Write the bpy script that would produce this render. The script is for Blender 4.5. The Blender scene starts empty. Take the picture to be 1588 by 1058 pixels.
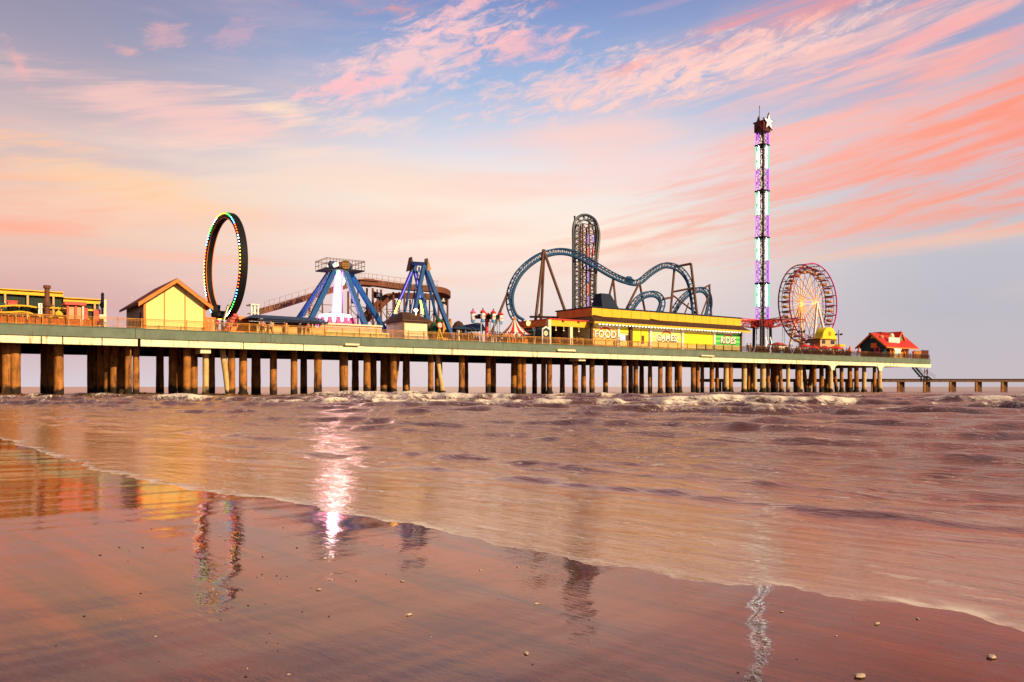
import bpy, math, random
import numpy as np
from mathutils import Vector, Matrix
random.seed(7)
R = math.radians
scene = bpy.context.scene
COL = scene.collection
# ------------------------------------------------------------------ camera frame and pier frame
F = 1235.0; CX = 794.0; HY = 600.0; EYE = 1.10          # photo focal length, centre and horizon in photo pixels
DECK = 7.1
def _edge(x):
    d = F*(DECK-EYE)/(HY-(503.0+0.0381*x)); return Vector(((x-CX)/F*d, d))
E0, E1 = _edge(0.0), _edge(1443.0)
PLEN = (E1-E0).length
U = (E1-E0)/PLEN; WI = Vector((-U.y, U.x)); ANG = math.atan2(U.y, U.x)
def wxy(s, w): return E0+U*s+WI*w
def S(px, w=0.0):                                       # distance along the pier seen at photo column px, w metres inside its edge
    k = (px-CX)/F
    return (k*(E0.y+w*WI.y)-E0.x-w*WI.x)/(U.x-k*U.y)
def dep(px, w): p = wxy(S(px, w), w); return p.y
def Z(px, py, w): return EYE+(HY-py)/F*dep(px, w)
def Q(px, py, w): return (S(px, w), w, Z(px, py, w))
def G(px, w): return (S(px, w), w, DECK)
def inward(px0, w0, px1):                               # how deep a wall runs whose near corner is px0 and far corner px1
    s = S(px0, w0); lo, hi = w0, w0+60
    for _ in range(50):
        m = (lo+hi)/2
        if S(px1, m) < s: lo = m
        else: hi = m
    return lo
# ------------------------------------------------------------------ materials
def newmat(name):
    m = bpy.data.materials.new(name); m.use_nodes = True
    nt = m.node_tree; nt.nodes.clear()
    out = nt.nodes.new('ShaderNodeOutputMaterial'); return m, nt, out
def N(nt, t, **k):
    n = nt.nodes.new(t)
    for a, b in k.items():
        if a in n.inputs.keys(): n.inputs[a].default_value = b
        else: setattr(n, a, b)
    return n
def L(nt, a, b): nt.links.new(a, b)
MATS = {}
def mat(name, col, rough=0.55, metal=0.0, var=0.22, scale=1.2, bump=0.25, stain=None, stain_amt=0.5, vert=False, ribs=0.0, rib_axis='X', tide=None):
    if name in MATS: return MATS[name]
    m, nt, out = newmat(name)
    p = N(nt, 'ShaderNodeBsdfPrincipled', Roughness=rough, Metallic=metal); p.inputs['Specular IOR Level'].default_value = 0.5 if rough < 0.5 else 0.22
    tc = N(nt, 'ShaderNodeTexCoord')
    n1 = N(nt, 'ShaderNodeTexNoise', Scale=scale, Detail=6.0, Roughness=0.6); L(nt, tc.outputs['Object'], n1.inputs['Vector'])
    mr = N(nt, 'ShaderNodeMapRange'); mr.inputs['From Min'].default_value = 0.3; mr.inputs['From Max'].default_value = 0.7
    mr.inputs['To Min'].default_value = 1-var; mr.inputs['To Max'].default_value = 1+var*0.6
    L(nt, n1.outputs['Fac'], mr.inputs['Value'])
    mul = N(nt, 'ShaderNodeVectorMath', operation='SCALE'); mul.inputs[0].default_value = col[:3]
    L(nt, mr.outputs['Result'], mul.inputs['Scale'])
    c = mul.outputs['Vector']
    if stain:
        mp = N(nt, 'ShaderNodeMapping'); mp.inputs['Scale'].default_value = (1.6, 1.6, 0.25 if vert else 1.2)
        L(nt, tc.outputs['Object'], mp.inputs['Vector'])
        n2 = N(nt, 'ShaderNodeTexNoise', Scale=1.3, Detail=8.0, Roughness=0.7); L(nt, mp.outputs['Vector'], n2.inputs['Vector'])
        r2 = N(nt, 'ShaderNodeMapRange', interpolation_type='SMOOTHSTEP')
        r2.inputs['From Min'].default_value = 0.66-0.25*stain_amt; r2.inputs['From Max'].default_value = 0.82-0.2*stain_amt
        L(nt, n2.outputs['Fac'], r2.inputs['Value'])
        mx = N(nt, 'ShaderNodeMix', data_type='RGBA'); L(nt, r2.outputs['Result'], mx.inputs['Factor'])
        L(nt, c, mx.inputs['A']); mx.inputs['B'].default_value = (*stain, 1)
        c = mx.outputs['Result']
    if tide is not None:                               # dark wet weed below the high tide mark
        sx = N(nt, 'ShaderNodeSeparateXYZ'); L(nt, tc.outputs['Object'], sx.inputs[0])
        nd = N(nt, 'ShaderNodeMath', operation='MULTIPLY_ADD'); L(nt, n1.outputs['Fac'], nd.inputs[0]); nd.inputs[1].default_value = 2.2; L(nt, sx.outputs['Z'], nd.inputs[2])
        rt = N(nt, 'ShaderNodeMapRange', interpolation_type='SMOOTHSTEP'); rt.inputs['From Min'].default_value = tide+1.1; rt.inputs['From Max'].default_value = tide+1.7; rt.inputs['To Min'].default_value = 1; rt.inputs['To Max'].default_value = 0; L(nt, nd.outputs[0], rt.inputs['Value'])
        mt = N(nt, 'ShaderNodeMix', data_type='RGBA'); L(nt, rt.outputs[0], mt.inputs['Factor']); L(nt, c, mt.inputs['A']); mt.inputs['B'].default_value = (.022, .013, .008, 1); c = mt.outputs['Result']
    L(nt, c, p.inputs['Base Color'])
    nb = N(nt, 'ShaderNodeTexNoise', Scale=scale*9, Detail=4.0); L(nt, tc.outputs['Object'], nb.inputs['Vector'])
    h = nb.outputs['Fac']
    if ribs:
        wv = N(nt, 'ShaderNodeTexWave', Scale=ribs, bands_direction=rib_axis); L(nt, tc.outputs['Object'], wv.inputs['Vector'])
        ad = N(nt, 'ShaderNodeMath', operation='MULTIPLY_ADD'); L(nt, wv.outputs['Fac'], ad.inputs[0]); ad.inputs[1].default_value = 2.0; L(nt, h, ad.inputs[2]); h = ad.outputs[0]
    b = N(nt, 'ShaderNodeBump', Strength=bump, Distance=0.03); L(nt, h, b.inputs['Height']); L(nt, b.outputs['Normal'], p.inputs['Normal'])
    L(nt, p.outputs[0], out.inputs['Surface'])
    MATS[name] = m; return m
def emit(name, col, strength):
    if name in MATS: return MATS[name]
    m, nt, out = newmat(name)
    e = N(nt, 'ShaderNodeEmission', Strength=strength); e.inputs['Color'].default_value = (*col, 1)
    L(nt, e.outputs[0], out.inputs['Surface']); MATS[name] = m; return m
def checks(name, c1, c2, sx, sz, kind='checker', rough=0.5):
    m, nt, out = newmat(name)
    p = N(nt, 'ShaderNodeBsdfPrincipled', Roughness=rough); tc = N(nt, 'ShaderNodeTexCoord')
    mp = N(nt, 'ShaderNodeMapping'); mp.inputs['Scale'].default_value = (sx, 0.001, sz); L(nt, tc.outputs['Object'], mp.inputs['Vector'])
    if kind == 'checker':
        t = N(nt, 'ShaderNodeTexChecker', Scale=1.0); L(nt, mp.outputs[0], t.inputs['Vector'])
        t.inputs['Color1'].default_value = (*c1, 1); t.inputs['Color2'].default_value = (*c2, 1); o = t.outputs['Color']
    else:
        t = N(nt, 'ShaderNodeTexWave', Scale=1.0, bands_direction=kind); L(nt, mp.outputs[0], t.inputs['Vector'])
        r = N(nt, 'ShaderNodeMapRange'); r.inputs['From Min'].default_value = .4; r.inputs['From Max'].default_value = .6; L(nt, t.outputs['Fac'], r.inputs['Value'])
        mx = N(nt, 'ShaderNodeMix', data_type='RGBA'); L(nt, r.outputs[0], mx.inputs['Factor']); mx.inputs['A'].default_value = (*c1, 1); mx.inputs['B'].default_value = (*c2, 1); o = mx.outputs['Result']
    L(nt, o, p.inputs['Base Color']); L(nt, p.outputs[0], out.inputs['Surface']); return m
# ------------------------------------------------------------------ mesh builder (pier coordinates: s along, w inward, z up)
ORG = {}
class MB:
    def __init__(self): self.v = []; self.f = []; self.mi = []
    def add(self, vs, fs, m=0):
        o = len(self.v); self.v += [tuple(x) for x in vs]
        for f in fs: self.f.append(tuple(i+o for i in f)); self.mi.append(m)
        return self
    def box(self, a, b, m=0):
        x0, y0, z0 = (min(a[i], b[i]) for i in range(3)); x1, y1, z1 = (max(a[i], b[i]) for i in range(3))
        return self.add([(x0,y0,z0),(x1,y0,z0),(x1,y1,z0),(x0,y1,z0),(x0,y0,z1),(x1,y0,z1),(x1,y1,z1),(x0,y1,z1)],
                        [(0,3,2,1),(4,5,6,7),(0,1,5,4),(1,2,6,5),(2,3,7,6),(3,0,4,7)], m)
    def bar(self, p, q, w, h=None, m=0, up=(0,0,1)):
        p = Vector(p); q = Vector(q); h = h or w; d = (q-p).normalized(); up = Vector(up)
        if abs(d.dot(up)) > 0.98: up = Vector((0,1,0)) if abs(d.y) < 0.9 else Vector((1,0,0))
        x = d.cross(up).normalized()*w/2; y = x.cross(d).normalized()*h/2
        vs = [e+a*x+b*y for e in (p, q) for a, b in ((-1,-1),(1,-1),(1,1),(-1,1))]
        return self.add(vs, [(0,1,2,3),(7,6,5,4),(0,4,5,1),(1,5,6,2),(2,6,7,3),(3,7,4,0)], m)
    def tube(self, pts, r, n=8, closed=False, m=0):
        pts = [Vector(p) for p in pts]; k = len(pts); rs = r if isinstance(r, (list, tuple)) else [r]*k
        ref = None; rings = []
        for i, p in enumerate(pts):
            a = pts[(i-1) % k] if (closed or i > 0) else p; b = pts[(i+1) % k] if (closed or i < k-1) else p
            d = (b-a).normalized()
            if ref is None: ref = d.orthogonal().normalized()
            ref = (ref-d*ref.dot(d)).normalized(); bi = d.cross(ref)
            rings.append([p+(ref*math.cos(t)+bi*math.sin(t))*rs[i] for t in [2*math.pi*j/n for j in range(n)]])
        vs = [v for ri in rings for v in ri]; fs = []
        for i in range(k if closed else k-1):
            i2 = (i+1) % k
            for j in range(n): fs.append((i*n+j, i*n+(j+1) % n, i2*n+(j+1) % n, i2*n+j))
        if not closed: fs += [tuple(range(n-1, -1, -1)), tuple((k-1)*n+j for j in range(n))]
        return self.add(vs, fs, m)
    def cyl(self, p, q, r0, r1=None, n=10, m=0): return self.tube([p, q], [r0, r0 if r1 is None else r1], n, m=m)
    def lathe(self, c, prof, n=16, m=0, ph=0.0):
        vs = []; fs = []; k = len(prof)
        for r, z in prof:
            for j in range(n):
                t = 2*math.pi*j/n+ph; vs.append((c[0]+r*math.cos(t), c[1]+r*math.sin(t), c[2]+z))
        for i in range(k-1):
            for j in range(n): fs.append((i*n+j, i*n+(j+1) % n, (i+1)*n+(j+1) % n, (i+1)*n+j))
        fs += [tuple(range(n-1, -1, -1)), tuple((k-1)*n+j for j in range(n))]
        return self.add(vs, fs, m)
    def prism(self, poly, w0, w1, m=0):                # poly in (s,z), extruded along w
        k = len(poly); vs = [(a, w0, b) for a, b in poly]+[(a, w1, b) for a, b in poly]
        return self.add(vs, [tuple(range(k)), tuple(range(2*k-1, k-1, -1))]+[((i+1) % k, i, i+k, (i+1) % k+k) for i in range(k)], m)
    def prism_s(self, poly, s0, s1, m=0):              # poly in (w,z), extruded along s
        k = len(poly); vs = [(s0, a, b) for a, b in poly]+[(s1, a, b) for a, b in poly]
        return self.add(vs, [tuple(range(k-1, -1, -1)), tuple(range(k, 2*k))]+[(i, (i+1) % k, (i+1) % k+k, i+k) for i in range(k)], m)
    def frustum(self, a0, b0, z0, a1, b1, z1, m=0):
        vs = [(a0[0],a0[1],z0),(b0[0],a0[1],z0),(b0[0],b0[1],z0),(a0[0],b0[1],z0),(a1[0],a1[1],z1),(b1[0],a1[1],z1),(b1[0],b1[1],z1),(a1[0],b1[1],z1)]
        return self.add(vs, [(0,3,2,1),(4,5,6,7),(0,1,5,4),(1,2,6,5),(2,3,7,6),(3,0,4,7)], m)
    def mesh(self, name, mats, o=(0,0,0), smooth=False):
        me = bpy.data.meshes.new(name)
        me.from_pydata([(x-o[0], y-o[1], z-o[2]) for x, y, z in self.v], [], self.f)
        for mm in (mats if isinstance(mats, (list, tuple)) else [mats]): me.materials.append(mm)
        me.polygons.foreach_set('material_index', self.mi)
        if smooth:
            me.polygons.foreach_set('use_smooth', [True]*len(self.f))
            try: me.set_sharp_from_angle(angle=R(40))
            except Exception: pass
        me.update(); return me
    def build(self, name, mats, parent, smooth=False, label=None, kind=None):
        o = ORG[parent.name]; ob = bpy.data.objects.new(name, self.mesh(name, mats, o, smooth)); COL.objects.link(ob)
        ob.parent = parent; ORG[ob.name] = o
        if label: ob['label'] = label
        if kind: ob['kind'] = kind
        return ob
    def single(self, name, mats, label, cat, o, group=None, smooth=False, world=False):
        ob = bpy.data.objects.new(name, self.mesh(name, mats, o, smooth)); COL.objects.link(ob); place(ob, o, world)
        tag(ob, label, cat, group); return ob
def tag(ob, label, cat, group=None, kind=None):
    ob['label'] = label
    if cat: ob['category'] = cat
    if group: ob['group'] = group
    if kind: ob['kind'] = kind
def place(ob, o, world=False):
    if world: ob.location = o; return
    p = wxy(o[0], o[1]); ob.location = (p.x, p.y, o[2]); ob.rotation_euler = (0, 0, ANG)
def thing(name, label, cat, o, group=None, world=False):
    ob = bpy.data.objects.new(name, None); COL.objects.link(ob); ob.empty_display_size = 0.5
    place(ob, o, world); tag(ob, label, cat, group); ORG[ob.name] = tuple(o); return ob
def copy_tree(o, parent=None):
    c = o.copy(); COL.objects.link(c)
    if parent is not None: c.parent = parent
    for ch in list(o.children): copy_tree(ch, c)
    return c
def lettering(text, size, o, parent, m, name='lettering', depth=0.03, label=None):   # o: centre of the words, facing the beach
    cu = bpy.data.curves.new('lettering', 'FONT'); cu.body = text; cu.size = size; cu.extrude = depth; cu.align_x = 'CENTER'; cu.align_y = 'CENTER'; cu.offset = size*0.028; cu.space_character = 1.08
    tmp = bpy.data.objects.new('tmp', cu); me = bpy.data.meshes.new_from_object(tmp); bpy.data.objects.remove(tmp)
    b = MB(); b.v = [(o[0]+v.co.x, o[1]-v.co.z, o[2]+v.co.y) for v in me.vertices]; b.f = [tuple(p.vertices) for p in me.polygons]; b.mi = [0]*len(b.f)
    return b.build(name, m, parent, label=label)
def spline(pts, n=10, closed=False):                    # Catmull-Rom through 3-D points
    P = [Vector(p) for p in pts]; k = len(P); out = []
    for i in range(k if closed else k-1):
        p0 = P[(i-1) % k] if (closed or i > 0) else P[0]*2-P[1]; p1 = P[i]; p2 = P[(i+1) % k]
        p3 = P[(i+2) % k] if (closed or i+2 < k) else P[-1]*2-P[-2]
        for j in range(n):
            t = j/n; out.append(0.5*((2*p1)+(p2-p0)*t+(2*p0-5*p1+4*p2-p3)*t*t+(3*p1-p0-3*p2+p3)*t**3))
    if not closed: out.append(P[-1])
    return out
# palette
YEL = mat('sunny_yellow_paint', (0.80,0.47,0.03), 0.5, var=0.12, stain=(0.45,0.22,0.05), stain_amt=0.12, vert=True)
PALE = mat('pale_yellow_boards', (0.80,0.62,0.22), 0.6, var=0.10, ribs=2.0)
CREAM = mat('cream_paint', (0.80,0.68,0.45), 0.6, var=0.1)
WHITE = mat('white_paint', (0.80,0.76,0.70), 0.5, var=0.08)
ORANGE = mat('orange_paint', (0.75,0.20,0.03), 0.5, var=0.18)
RED = mat('red_paint', (0.62,0.035,0.02), 0.45, var=0.18)
REDROOF = mat('red_roof_tin', (0.58,0.03,0.015), 0.5, var=0.15, ribs=2.5)
BLUE = mat('blue_steel_paint', (0.008,0.075,0.26), 0.6, var=0.25, bump=0.1)
TRACKB = mat('teal_blue_track_paint', (0.012,0.06,0.15), 0.55, var=0.25, bump=0.1)
NAVY = mat('navy_roof_tin', (0.006,0.012,0.04), 0.6, var=0.2, ribs=2.0)
TEAL = mat('dark_teal_boards', (0.012,0.05,0.065), 0.6, var=0.2, ribs=2.0, rib_axis='Z')
DKGREEN = mat('dark_green_corrugated', (0.018,0.03,0.022), 0.6, var=0.3, ribs=1.2)
RUST = mat('rust_brown_steel', (0.16,0.055,0.03), 0.7, var=0.35, scale=0.8)
BROWN = mat('brown_steel', (0.12,0.05,0.028), 0.6, var=0.3)
SHINGLE = mat('brown_shingles', (0.075,0.032,0.018), 0.85, var=0.4, scale=3, ribs=2.4, rib_axis='Z', bump=0.6)
DARK = mat('near_black_steel', (0.005,0.004,0.005), 0.7, var=0.3)
WOODR = mat('weathered_orange_rail_wood', (0.55,0.23,0.05), 0.7, var=0.35, scale=2)
DKRAIL = mat('dark_brown_rail_wood', (0.10,0.035,0.02), 0.7, var=0.35, scale=2)
TAN = mat('tan_plaster', (0.55,0.36,0.18), 0.7, var=0.2)
FASCIA = mat('green_painted_concrete', (0.145,0.18,0.14), 0.75, var=0.22, scale=0.6, stain=(0.13,0.085,0.04), stain_amt=0.5, vert=True)
GIRD = mat('cream_concrete_girder', (0.84,0.78,0.56), 0.7, var=0.12, scale=0.5, stain=(0.42,0.19,0.05), stain_amt=0.55, vert=True)
UNDER = mat('dark_underdeck_timber', (0.035,0.02,0.013), 0.9, var=0.4)
PILE = mat('weathered_pile_concrete', (0.40,0.155,0.035), 0.8, var=0.5, scale=0.9, stain=(0.045,0.016,0.009), stain_amt=0.72, vert=True, bump=0.8, tide=-6.3)
PALEPILE = mat('pale_pile_concrete', (0.62,0.42,0.18), 0.8, var=0.25, scale=0.9, stain=(0.3,0.13,0.04), stain_amt=0.4, vert=True, bump=0.6, tide=-6.6)
DECKM = mat('deck_planks', (0.22,0.13,0.08), 0.8, var=0.3, ribs=1.0)
GLASSM = mat('dark_window_glass', (0.03,0.03,0.035), 0.08, var=0.1)
SKIN = mat('skin', (0.45,0.25,0.16), 0.6, var=0.05)
LEAF = mat('deep_green_paint', (0.015,0.07,0.02), 0.6, var=0.4, scale=3)
PINK = mat('pink_paint', (0.7,0.12,0.3), 0.5)
SKYB = mat('light_blue_paint', (0.12,0.32,0.65), 0.5)
EOFF = emit('warm_white_lamp_glow', (1.0,0.8,0.45), 6.0)
EYEL = emit('yellow_lamp_glow', (1.0,0.65,0.12), 5.0)
EWHT = emit('white_violet_tube_glow', (1.0,0.86,1.0), 16.0)
EPUR = emit('magenta_tube_glow', (0.7,0.12,0.95), 6)
EPUR2 = emit('purple_tower_tube_glow', (0.22,0.025,0.42), 3.4)
EGRN2 = emit('green_tower_tube_glow', (0.015,0.30,0.14), 3.6)
EWH2 = emit('added_white_streak_glow', (0.72,1.0,0.88), 14.0)
EGRN = emit('green_bulb_glow', (0.03,0.9,0.04), 16)
EBLU = emit('blue_bulb_glow', (0.06,0.4,1.0), 18)
EWBULB = emit('white_bulb_glow', (0.8,0.95,1.0), 12)
EYB = emit('yellow_bulb_glow', (1.0,0.6,0.03), 14)
ERED = emit('red_bulb_glow', (1.0,0.06,0.01), 14)
EORA = emit('orange_bulb_glow', (1.0,0.22,0.02), 14)
EFER = emit('golden_spoke_bulb_glow', (1.0,0.5,0.12), 1.6)
EPNK = emit('pink_spoke_bulb_glow', (0.95,0.2,0.45), 1.0)
EBL2 = emit('blue_violet_strip_glow', (0.3,0.25,1.0), 1.6)
ERD2 = emit('red_strip_glow', (1.0,0.15,0.12), 1.6)
EOR3 = emit('amber_interior_light', (1.0,0.45,0.1), 2.0)
# ------------------------------------------------------------------ camera, sun, sky
cam = bpy.data.objects.new('camera', bpy.data.cameras.new('camera')); COL.objects.link(cam)
cam.location = (0, 0, EYE); cam.rotation_euler = (R(90), 0, 0)
cam.data.sensor_width = 36.0; cam.data.lens = 36.0*F/1588.0; cam.data.shift_y = 71.0/1588.0
cam.data.clip_start = 0.05; cam.data.clip_end = 60000; scene.camera = cam
SUNV = Vector((0.75, -0.66, 0)).normalized(); SEL = R(25)
sun = bpy.data.objects.new('sun', bpy.data.lights.new('sun', 'SUN')); COL.objects.link(sun)
sun.data.energy = 5.0; sun.data.angle = R(0.6); sun.data.color = (1.0, 0.76, 0.40)
sd = Vector((SUNV.x*math.cos(SEL), SUNV.y*math.cos(SEL), math.sin(SEL)))
sun.rotation_euler = sd.to_track_quat('Z', 'Y').to_euler()
scene.view_settings.view_transform = 'Standard'; scene.view_settings.look = 'None'; scene.view_settings.exposure = 0.3; scene.view_settings.gamma = 1.0
scene.cycles.use_denoising = True; scene.cycles.max_bounces = 6; scene.cycles.sample_clamp_indirect = 40
scene.cycles.caustics_reflective = False; scene.cycles.caustics_refractive = False

def lin(*c): return tuple((x/255/12.92 if x/255 <= 0.04045 else ((x/255+0.055)/1.055)**2.4) for x in c)
world = bpy.data.worlds.new('World'); scene.world = world; world.use_nodes = True
wt = world.node_tree; wt.nodes.clear()
wo = wt.nodes.new('ShaderNodeOutputWorld')
tc = wt.nodes.new('ShaderNodeTexCoord'); sep = wt.nodes.new('ShaderNodeSeparateXYZ'); L(wt, tc.outputs['Generated'], sep.inputs[0])
def M(op, a, b=None, c=None):
    n = wt.nodes.new('ShaderNodeMath'); n.operation = op
    for i, x in enumerate((a, b, c)):
        if x is None: continue
        if isinstance(x, (int, float)): n.inputs[i].default_value = x
        else: L(wt, x, n.inputs[i])
    return n.outputs[0]
az = M('ARCTAN2', sep.outputs['X'], sep.outputs['Y'])
hyp = M('SQRT', M('ADD', M('MULTIPLY', sep.outputs['X'], sep.outputs['X']), M('MULTIPLY', sep.outputs['Y'], sep.outputs['Y'])))
el = M('ARCTAN2', sep.outputs['Z'], hyp)
ux = M('MULTIPLY', az, 12.35); vy = M('MULTIPLY', el, 12.35)      # sky directions in hundredths of a focal length
cmb = wt.nodes.new('ShaderNodeCombineXYZ'); L(wt, ux, cmb.inputs[0]); L(wt, vy, cmb.inputs[1]); UV = cmb.outputs[0]
def skyuv(px, py):
    dx = px-CX; return (math.atan(dx/F)*12.35, math.atan((HY-py)/math.hypot(F, dx))*12.35)
def ramp(stops):
    n = wt.nodes.new('ShaderNodeValToRGB'); e = n.color_ramp.elements
    while len(e) < len(stops): e.new(0.5)
    for i, (py, c) in enumerate(stops):
        e[i].position = py; e[i].color = (*lin(*c), 1)
    elm = M('DIVIDE', vy, 15.0); L(wt, elm, n.inputs[0]); return n.outputs['Color']
#            positions: el*12.35/15 ; 0.4 ~ top of the photograph
left = ramp([(0.0,(212,200,208)),(0.035,(206,176,182)),(0.075,(208,160,158)),(0.14,(232,192,172)),(0.22,(206,182,180)),(0.30,(158,150,170)),(0.40,(112,114,150)),(0.7,(78,80,112)),(1.0,(52,58,84))])
cent = ramp([(0.0,(222,204,208)),(0.07,(228,208,206)),(0.15,(252,232,212)),(0.22,(232,224,226)),(0.30,(160,182,218)),(0.40,(104,124,184)),(0.7,(76,86,122)),(1.0,(52,60,88))])
rigt = ramp([(0.0,(196,184,190)),(0.07,(184,180,190)),(0.14,(190,188,196)),(0.22,(200,190,202)),(0.30,(160,164,196)),(0.40,(124,128,170)),(0.7,(100,108,150)),(1.0,(80,95,140))])
def mixc(f, a, b):
    n = wt.nodes.new('ShaderNodeMix'); n.data_type = 'RGBA'
    if isinstance(f, (int, float)): n.inputs['Factor'].default_value = f
    else: L(wt, f, n.inputs['Factor'])
    for x, k in ((a, 'A'), (b, 'B')):
        if isinstance(x, tuple): n.inputs[k].default_value = (*x, 1)
        else: L(wt, x, n.inputs[k])
    return n.outputs['Result']
def smooth(v, lo, hi, a=0.0, b=1.0):
    n = wt.nodes.new('ShaderNodeMapRange'); n.interpolation_type = 'SMOOTHSTEP'
    n.inputs['From Min'].default_value = lo; n.inputs['From Max'].default_value = hi; n.inputs['To Min'].default_value = a; n.inputs['To Max'].default_value = b
    L(wt, v, n.inputs['Value']); return n.outputs[0]
base = mixc(smooth(ux, -7.0, -0.5), left, cent); base = mixc(smooth(ux, 0.8, 6.5), base, rigt)
# cloud grain: stretched, warped noise; one coarse and one rippled fine
def noise(scale, sx, sy, ang, detail=8, rough=0.62, dist=0.6, seed=0.0):
    mp = wt.nodes.new('ShaderNodeMapping'); mp.vector_type = 'POINT'
    mp.inputs['Rotation'].default_value = (0, 0, -R(ang)); mp.inputs['Scale'].default_value = (1, 1, 1); mp.inputs['Location'].default_value = (seed, seed*0.7, 0)
    L(wt, UV, mp.inputs['Vector'])
    m2 = wt.nodes.new('ShaderNodeMapping'); m2.inputs['Scale'].default_value = (sx, sy, 1); L(wt, mp.outputs[0], m2.inputs['Vector'])
    n = wt.nodes.new('ShaderNodeTexNoise'); n.inputs['Scale'].default_value = scale; n.inputs['Detail'].default_value = detail; n.inputs['Roughness'].default_value = rough; n.inputs['Distortion'].default_value = dist
    L(wt, m2.outputs[0], n.inputs['Vector']); return n.outputs['Fac']
nA = noise(2.6, 0.17, 1.9, 10, detail=9, rough=0.66, dist=0.5, seed=3.1)
nB = noise(5.0, 0.40, 1.25, 16, detail=9, rough=0.70, dist=0.5, seed=8.4)
nC = noise(1.1, 0.22, 1.5, 2, detail=6, rough=0.55, dist=0.3, seed=5.5)
col = base
# broad veil of thin high cloud everywhere
col = mixc(M('MULTIPLY', smooth(nC, 0.45, 0.75), smooth(vy, 0.6, 2.0, 0.0, 0.32)), col, lin(240,198,186))
CLOUDS = [ (380,300,300,46,2,.6,(255,224,186),'C'),(720,320,300,40,2,.55,(255,230,200),'C'),(470,235,190,16,1,.6,(255,222,196),'A'),(560,440,300,14,2,.45,(250,196,176),'C'), # px, py, half length, half width, tilt (up to the right), strength, colour, grain
 (560,262,430,50,1,.6,(246,216,196),'C'),(520,345,420,30,1,.55,(246,190,172),'C'),(100,318,300,50,0,.65,(250,202,168),'C'),(130,272,250,36,-9,.95,(255,206,158),'A'),
 (20,353,110,16,0,1.0,(255,160,132),'C'),(255,396,190,8,-1,.7,(250,185,160),'C'),(270,172,260,42,-2,.85,(255,200,186),'A'),(440,172,95,20,-8,1.0,(255,220,188),'A'),(575,193,110,16,0,.75,(250,214,200),'B'),
 (640,95,210,52,22,1.0,(255,204,198),'B'),(720,12,110,18,27,1.0,(255,196,196),'B'),(800,72,130,30,2,.9,(255,188,186),'B'),(555,130,110,16,14,.9,(252,186,190),'B'),
 (980,122,300,42,8,1.05,(255,204,192),'B'),(1130,95,260,34,9,1.0,(255,206,192),'B'),(1280,88,300,26,9,1.0,(255,196,182),'A'),(1420,62,150,16,12,.9,(250,170,165),'A'),(1450,112,280,26,15,.95,(255,170,155),'A'),(1300,128,190,20,9,.8,(255,190,176),'A'),
 (880,212,280,28,4,.85,(255,205,190),'C'),(760,395,330,26,1,.5,(248,196,186),'C'),(1000,262,330,36,6,.7,(252,206,196),'C'),
 (1360,190,330,44,9,.9,(252,178,162),'A'),(1300,262,420,50,11,.85,(250,170,150),'A'),(1480,250,260,60,13,.9,(252,158,134),'A'),(1560,180,160,50,18,.85,(255,160,136),'A'),(1220,345,380,32,5,.7,(244,176,156),'A'),(1430,330,300,34,7,.85,(246,166,144),'A'),(1420,378,300,14,5,.8,(250,190,160),'A'),(1080,402,330,18,3,.6,(240,184,174),'A'),
 (255,55,42,20,10,.55,(250,180,170),'B'),(195,77,30,9,-10,.6,(250,176,168),'B'),(30,100,36,12,-58,.75,(240,176,170),'B'),(365,55,50,20,20,.5,(225,170,185),'B'),(1430,4,90,7,8,.8,(250,170,165),'A'),(1030,8,120,6,8,.3,(220,170,180),'B'),
 # beyond the frame, so that the sky goes on when seen from elsewhere and in the wet sand
 (500,-120,500,60,12,.8,(240,150,140),'B'),(1100,-160,600,70,10,.9,(244,150,132),'B'),(1750,150,300,110,14,.9,(246,140,115),'A'),(-200,250,320,90,-4,.8,(246,178,150),'A'),(1400,-60,420,36,12,.8,(250,150,140),'A'),(250,-90,360,40,6,.7,(240,150,145),'B'),
 (800,-330,900,90,8,.8,(236,140,125),'C'),(200,-260,500,60,10,.8,(240,145,130),'C')]
for px, py, hl, hw, an, st, c, g in CLOUDS:
    u, v = skyuv(px, py)
    mp = wt.nodes.new('ShaderNodeMapping'); mp.vector_type = 'TEXTURE'
    mp.inputs['Location'].default_value = (u, v, 0); mp.inputs['Rotation'].default_value = (0, 0, R(an)); mp.inputs['Scale'].default_value = (hl*1.3/100, hw*1.4/100, 1000)
    L(wt, UV, mp.inputs['Vector'])
    gr = wt.nodes.new('ShaderNodeTexGradient'); gr.gradient_type = 'SPHERICAL'; L(wt, mp.outputs[0], gr.inputs['Vector'])
    nz = {'A': nA, 'B': nB, 'C': nC}[g]; k = {'A': 2.6, 'B': 3.0, 'C': 2.2}[g]
    d = M('MULTIPLY_ADD', M('SUBTRACT', nz, 0.5), k, gr.outputs['Fac'])
    d = M('MULTIPLY', d, smooth(gr.outputs['Fac'], 0.0, 0.25))
    f = M('MULTIPLY', smooth(d, {'A': .14, 'B': .16, 'C': .05}[g], {'A': 1.1, 'B': 1.05, 'C': 1.0}[g]), min(st, 1.0)*0.80)
    col = mixc(f, col, lin(*c))
bgA = wt.nodes.new('ShaderNodeBackground'); bgA.inputs['Strength'].default_value = 0.92; L(wt, col, bgA.inputs['Color'])
nish = wt.nodes.new('ShaderNodeTexSky'); nish.sky_type = 'NISHITA'; nish.sun_disc = False; nish.sun_elevation = SEL; nish.sun_rotation = math.atan2(SUNV.x, SUNV.y); nish.dust_density = 2.0
bgB = wt.nodes.new('ShaderNodeBackground'); bgB.inputs['Strength'].default_value = 0.08; L(wt, nish.outputs[0], bgB.inputs['Color'])
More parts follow.
